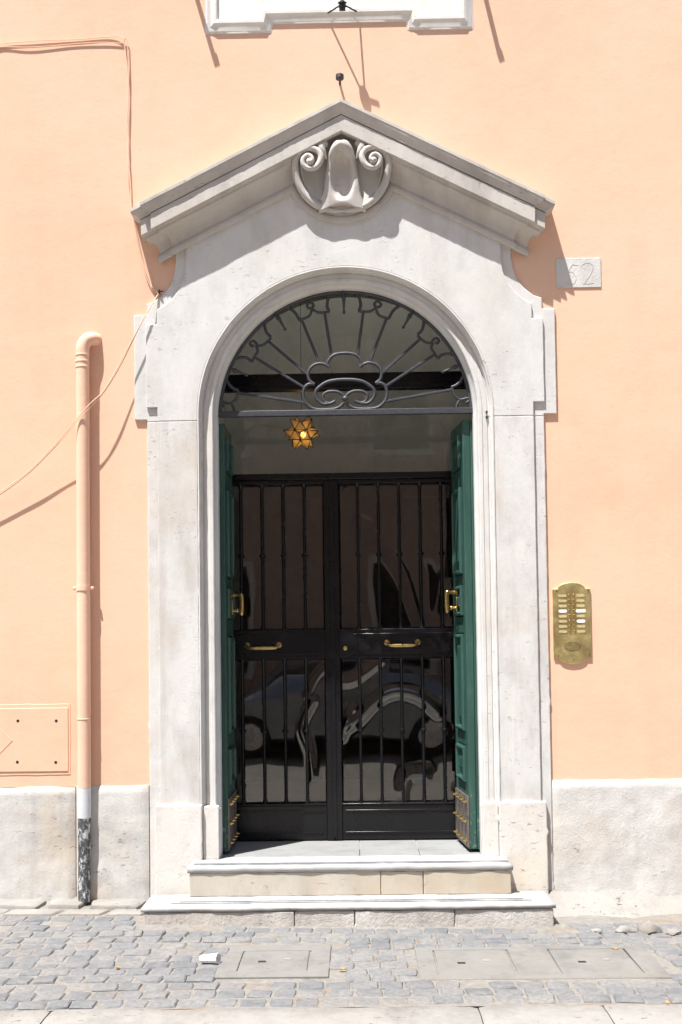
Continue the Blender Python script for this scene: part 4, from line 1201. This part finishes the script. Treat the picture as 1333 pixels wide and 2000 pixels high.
# ------------------------------------------------------------------ litter and loose stones
pcup = G(410, 1878, .01)
o = lathe('paper_cup', [(.018, -.045), (.024, -.04), (.030, .035), (.033, .045), (.031, .046), (.027, .035), (.020, -.035)], (pcup.x, pcup.y, .030), (.9, -.25, .12), PAPER, None, 18)
for v in o.data.vertices: v.co.z = .004 + (v.co.z - .004) * .75
tag(o, 'crumpled white paper cup lying on the cobbles beside the left cover', 'cup')
LEAF = m_simple('dry_leaf', (.42, .22, .07), .8, 0, .3, 60)
for i, (px, py, lb) in enumerate(((1201, 1846, 'small dry orange leaf at the top edge of the wide cover'), (1305, 1957, 'dry orange leaf lying near the kerb at the right'), (668, 1890, 'small dry leaf on the cobbles right of the left cover'), (230, 1890, 'dry leaf among the cobbles at the left'))):
    p = G(px, py, .01); a = random.uniform(0, 3)
    L = [(.0, .018, .004), (.011, .006, .002), (.009, -.010, .004), (0, -.02, .007), (-.009, -.009, .002), (-.010, .007, .005), (0, 0, 0)]
    ca, sa = math.cos(a), math.sin(a)
    vs = [(p.x + x * ca - y_ * sa, p.y + x * sa + y_ * ca, zg(p.x, p.y) + .007 + z) for x, y_, z in L]
    o = pydata('dry_leaf', vs, [(0, 1, 6), (1, 2, 6), (2, 3, 6), (3, 4, 6), (4, 5, 6), (5, 0, 6)], LEAF); tag(o, lb, 'leaf', 'dry leaves on the pavement')
    o.modifiers.new('thick', 'SOLIDIFY').thickness = .001
def rock(lbl, px, py, sx, sy, sz, seed, Y=None):
    p = G(px, py, 0) if Y is None else U(px, py, Y)
    bm = bmesh.new(); bmesh.ops.create_icosphere(bm, subdivisions=2, radius=1)
    for v in bm.verts:
        k = 1 + .35 * noise.noise(v.co * 1.6 + Vector((seed, 0, 0)))
        v.co = Vector((v.co.x * sx * k, v.co.y * sy * k, max(-.3, v.co.z * k) * sz)) + Vector((p.x, p.y, zg(p.x, p.y) + sz * .25))
    me = bpy.data.meshes.new('loose_stone'); bm.to_mesh(me); bm.free()
    o = link('loose_stone', me, SLB); auto(o, 30); tag(o, lbl, 'stone', 'loose stones at the foot of the right wall')
rock('largest pale broken stone at the foot of the right wall', 1268, 1812, .065, .035, .045, 1)
rock('flat broken stone leaning left of the largest one by right wall', 1222, 1812, .05, .03, .03, 2)
rock('small broken stone nearest the steps at the right wall', 1165, 1812, .035, .025, .015, 3)
rock('small broken stone farthest right at the foot of the wall', 1315, 1815, .04, .03, .02, 4)

# ------------------------------------------------------------------ across the street (seen only in the glass)
OPP = m_plaster('opposite_plaster', (.50, .39, .31))
opp = thing('opposite_house', 'shaded brown house across the street mirrored in the gate glass', 'house', (0, -12, 0))
box('wall', -14, 14, -13, -11.4, -.1, 12, OPP, opp)
for i in range(-4, 5):
    for j in range(3):
        x = i * 3 + .8; z = .9 + j * 3.6
        w = box('window', x - .55, x + .55, -11.4, -11.33, z, z + 1.9, STU, opp)
        box('pane', x - .45, x + .45, -11.33, -11.31, z + .1, z + 1.8, DARK, w)
tag(flat_sheet('opposite_pavement', -14, 14, -11.4, -10.4, 2, 1, lambda x, y: -.02, ROAD), kind='structure')
CARP = m_simple('car_paint', (.36, .38, .41), .12, .5, .05, 10, 0, .8)
CGL = m_simple('car_glass', (.02, .025, .03), .05, 0, .1, 10, 0, .8)
TYR = m_simple('tyre_rubber', (.02, .02, .02), .8, 0, .2, 40)
RIM = m_simple('wheel_rim', (.6, .6, .62), .25, .9, .1, 20)
car = thing('parked_car', 'blue grey car parked across the street mirrored in the lower gate glass', 'car', (-.2, -9.4, -.13))
cx0, cy0, cz0 = -.2, -9.4, -.13
side = [(-1.95, .30), (-1.98, .55), (-1.90, .78), (-1.35, .88), (-.75, 1.36), (-.3, 1.45), (.5, 1.45), (1.15, 1.22), (1.55, .95), (1.93, .86), (2.0, .6), (1.95, .30)]
secs = []
for yy, s1, s2 in ((-.84, .90, .0), (-.78, .985, .35), (-.62, 1, .8), (0, 1.0, 1.0), (.62, 1, .8), (.78, .985, .35), (.84, .90, .0)):
    r = []
    for x, z in side:
        zz = .3 + (z - .3) * (s1 if z < 1 else s1)
        if z > .95 and abs(yy) > .6: zz = .3 + (min(z, .93 + (z - .93) * s2) - .3) * s1
        r.append((cx0 + x * (1 - .02 * (abs(yy) > .7)), cy0 + yy, cz0 + zz))
    secs.append(r)
body = rows('body', secs, CARP, car, 50)
bm = bmesh.new(); bm.from_mesh(body.data); bm.verts.ensure_lookup_table(); n_ = len(side)
bm.faces.new([bm.verts[j] for j in range(n_)]); bm.faces.new([bm.verts[6 * n_ + j] for j in range(n_)]); bmesh.ops.recalc_face_normals(bm, faces=bm.faces); bm.to_mesh(body.data); bm.free()
for s_ in (-1, 1):
    prism('side_window', [(cx0 - 1.15, cz0 + .93), (cx0 + 1.25, cz0 + .95), (cx0 + .95, cz0 + 1.2), (cx0 + .4, cz0 + 1.34), (cx0 - .35, cz0 + 1.34), (cx0 - .75, cz0 + 1.22)], cy0 + s_ * .66, cy0 + s_ * .70, CGL, car)
    for x in (-1.25, 1.25):
        w = lathe('wheel', [(.30, -.10), (.31, -.06), (.31, .06), (.30, .10), (.20, .10)], (cx0 + x, cy0 + s_ * .76, cz0 + .31), (0, s_, 0), TYR, car, 24)
        lathe('rim', [(.20, 0), (.19, .012), (.05, .004), (.04, .02), (0, .02)], (cx0 + x, cy0 + s_ * .86, cz0 + .31), (0, s_, 0), RIM, w, 16)
    box('headlight', cx0 + 1.90, cx0 + 1.985, *sorted((cy0 + s_ * .45, cy0 + s_ * .75)), cz0 + .62, cz0 + .76, RIM, car, .02)
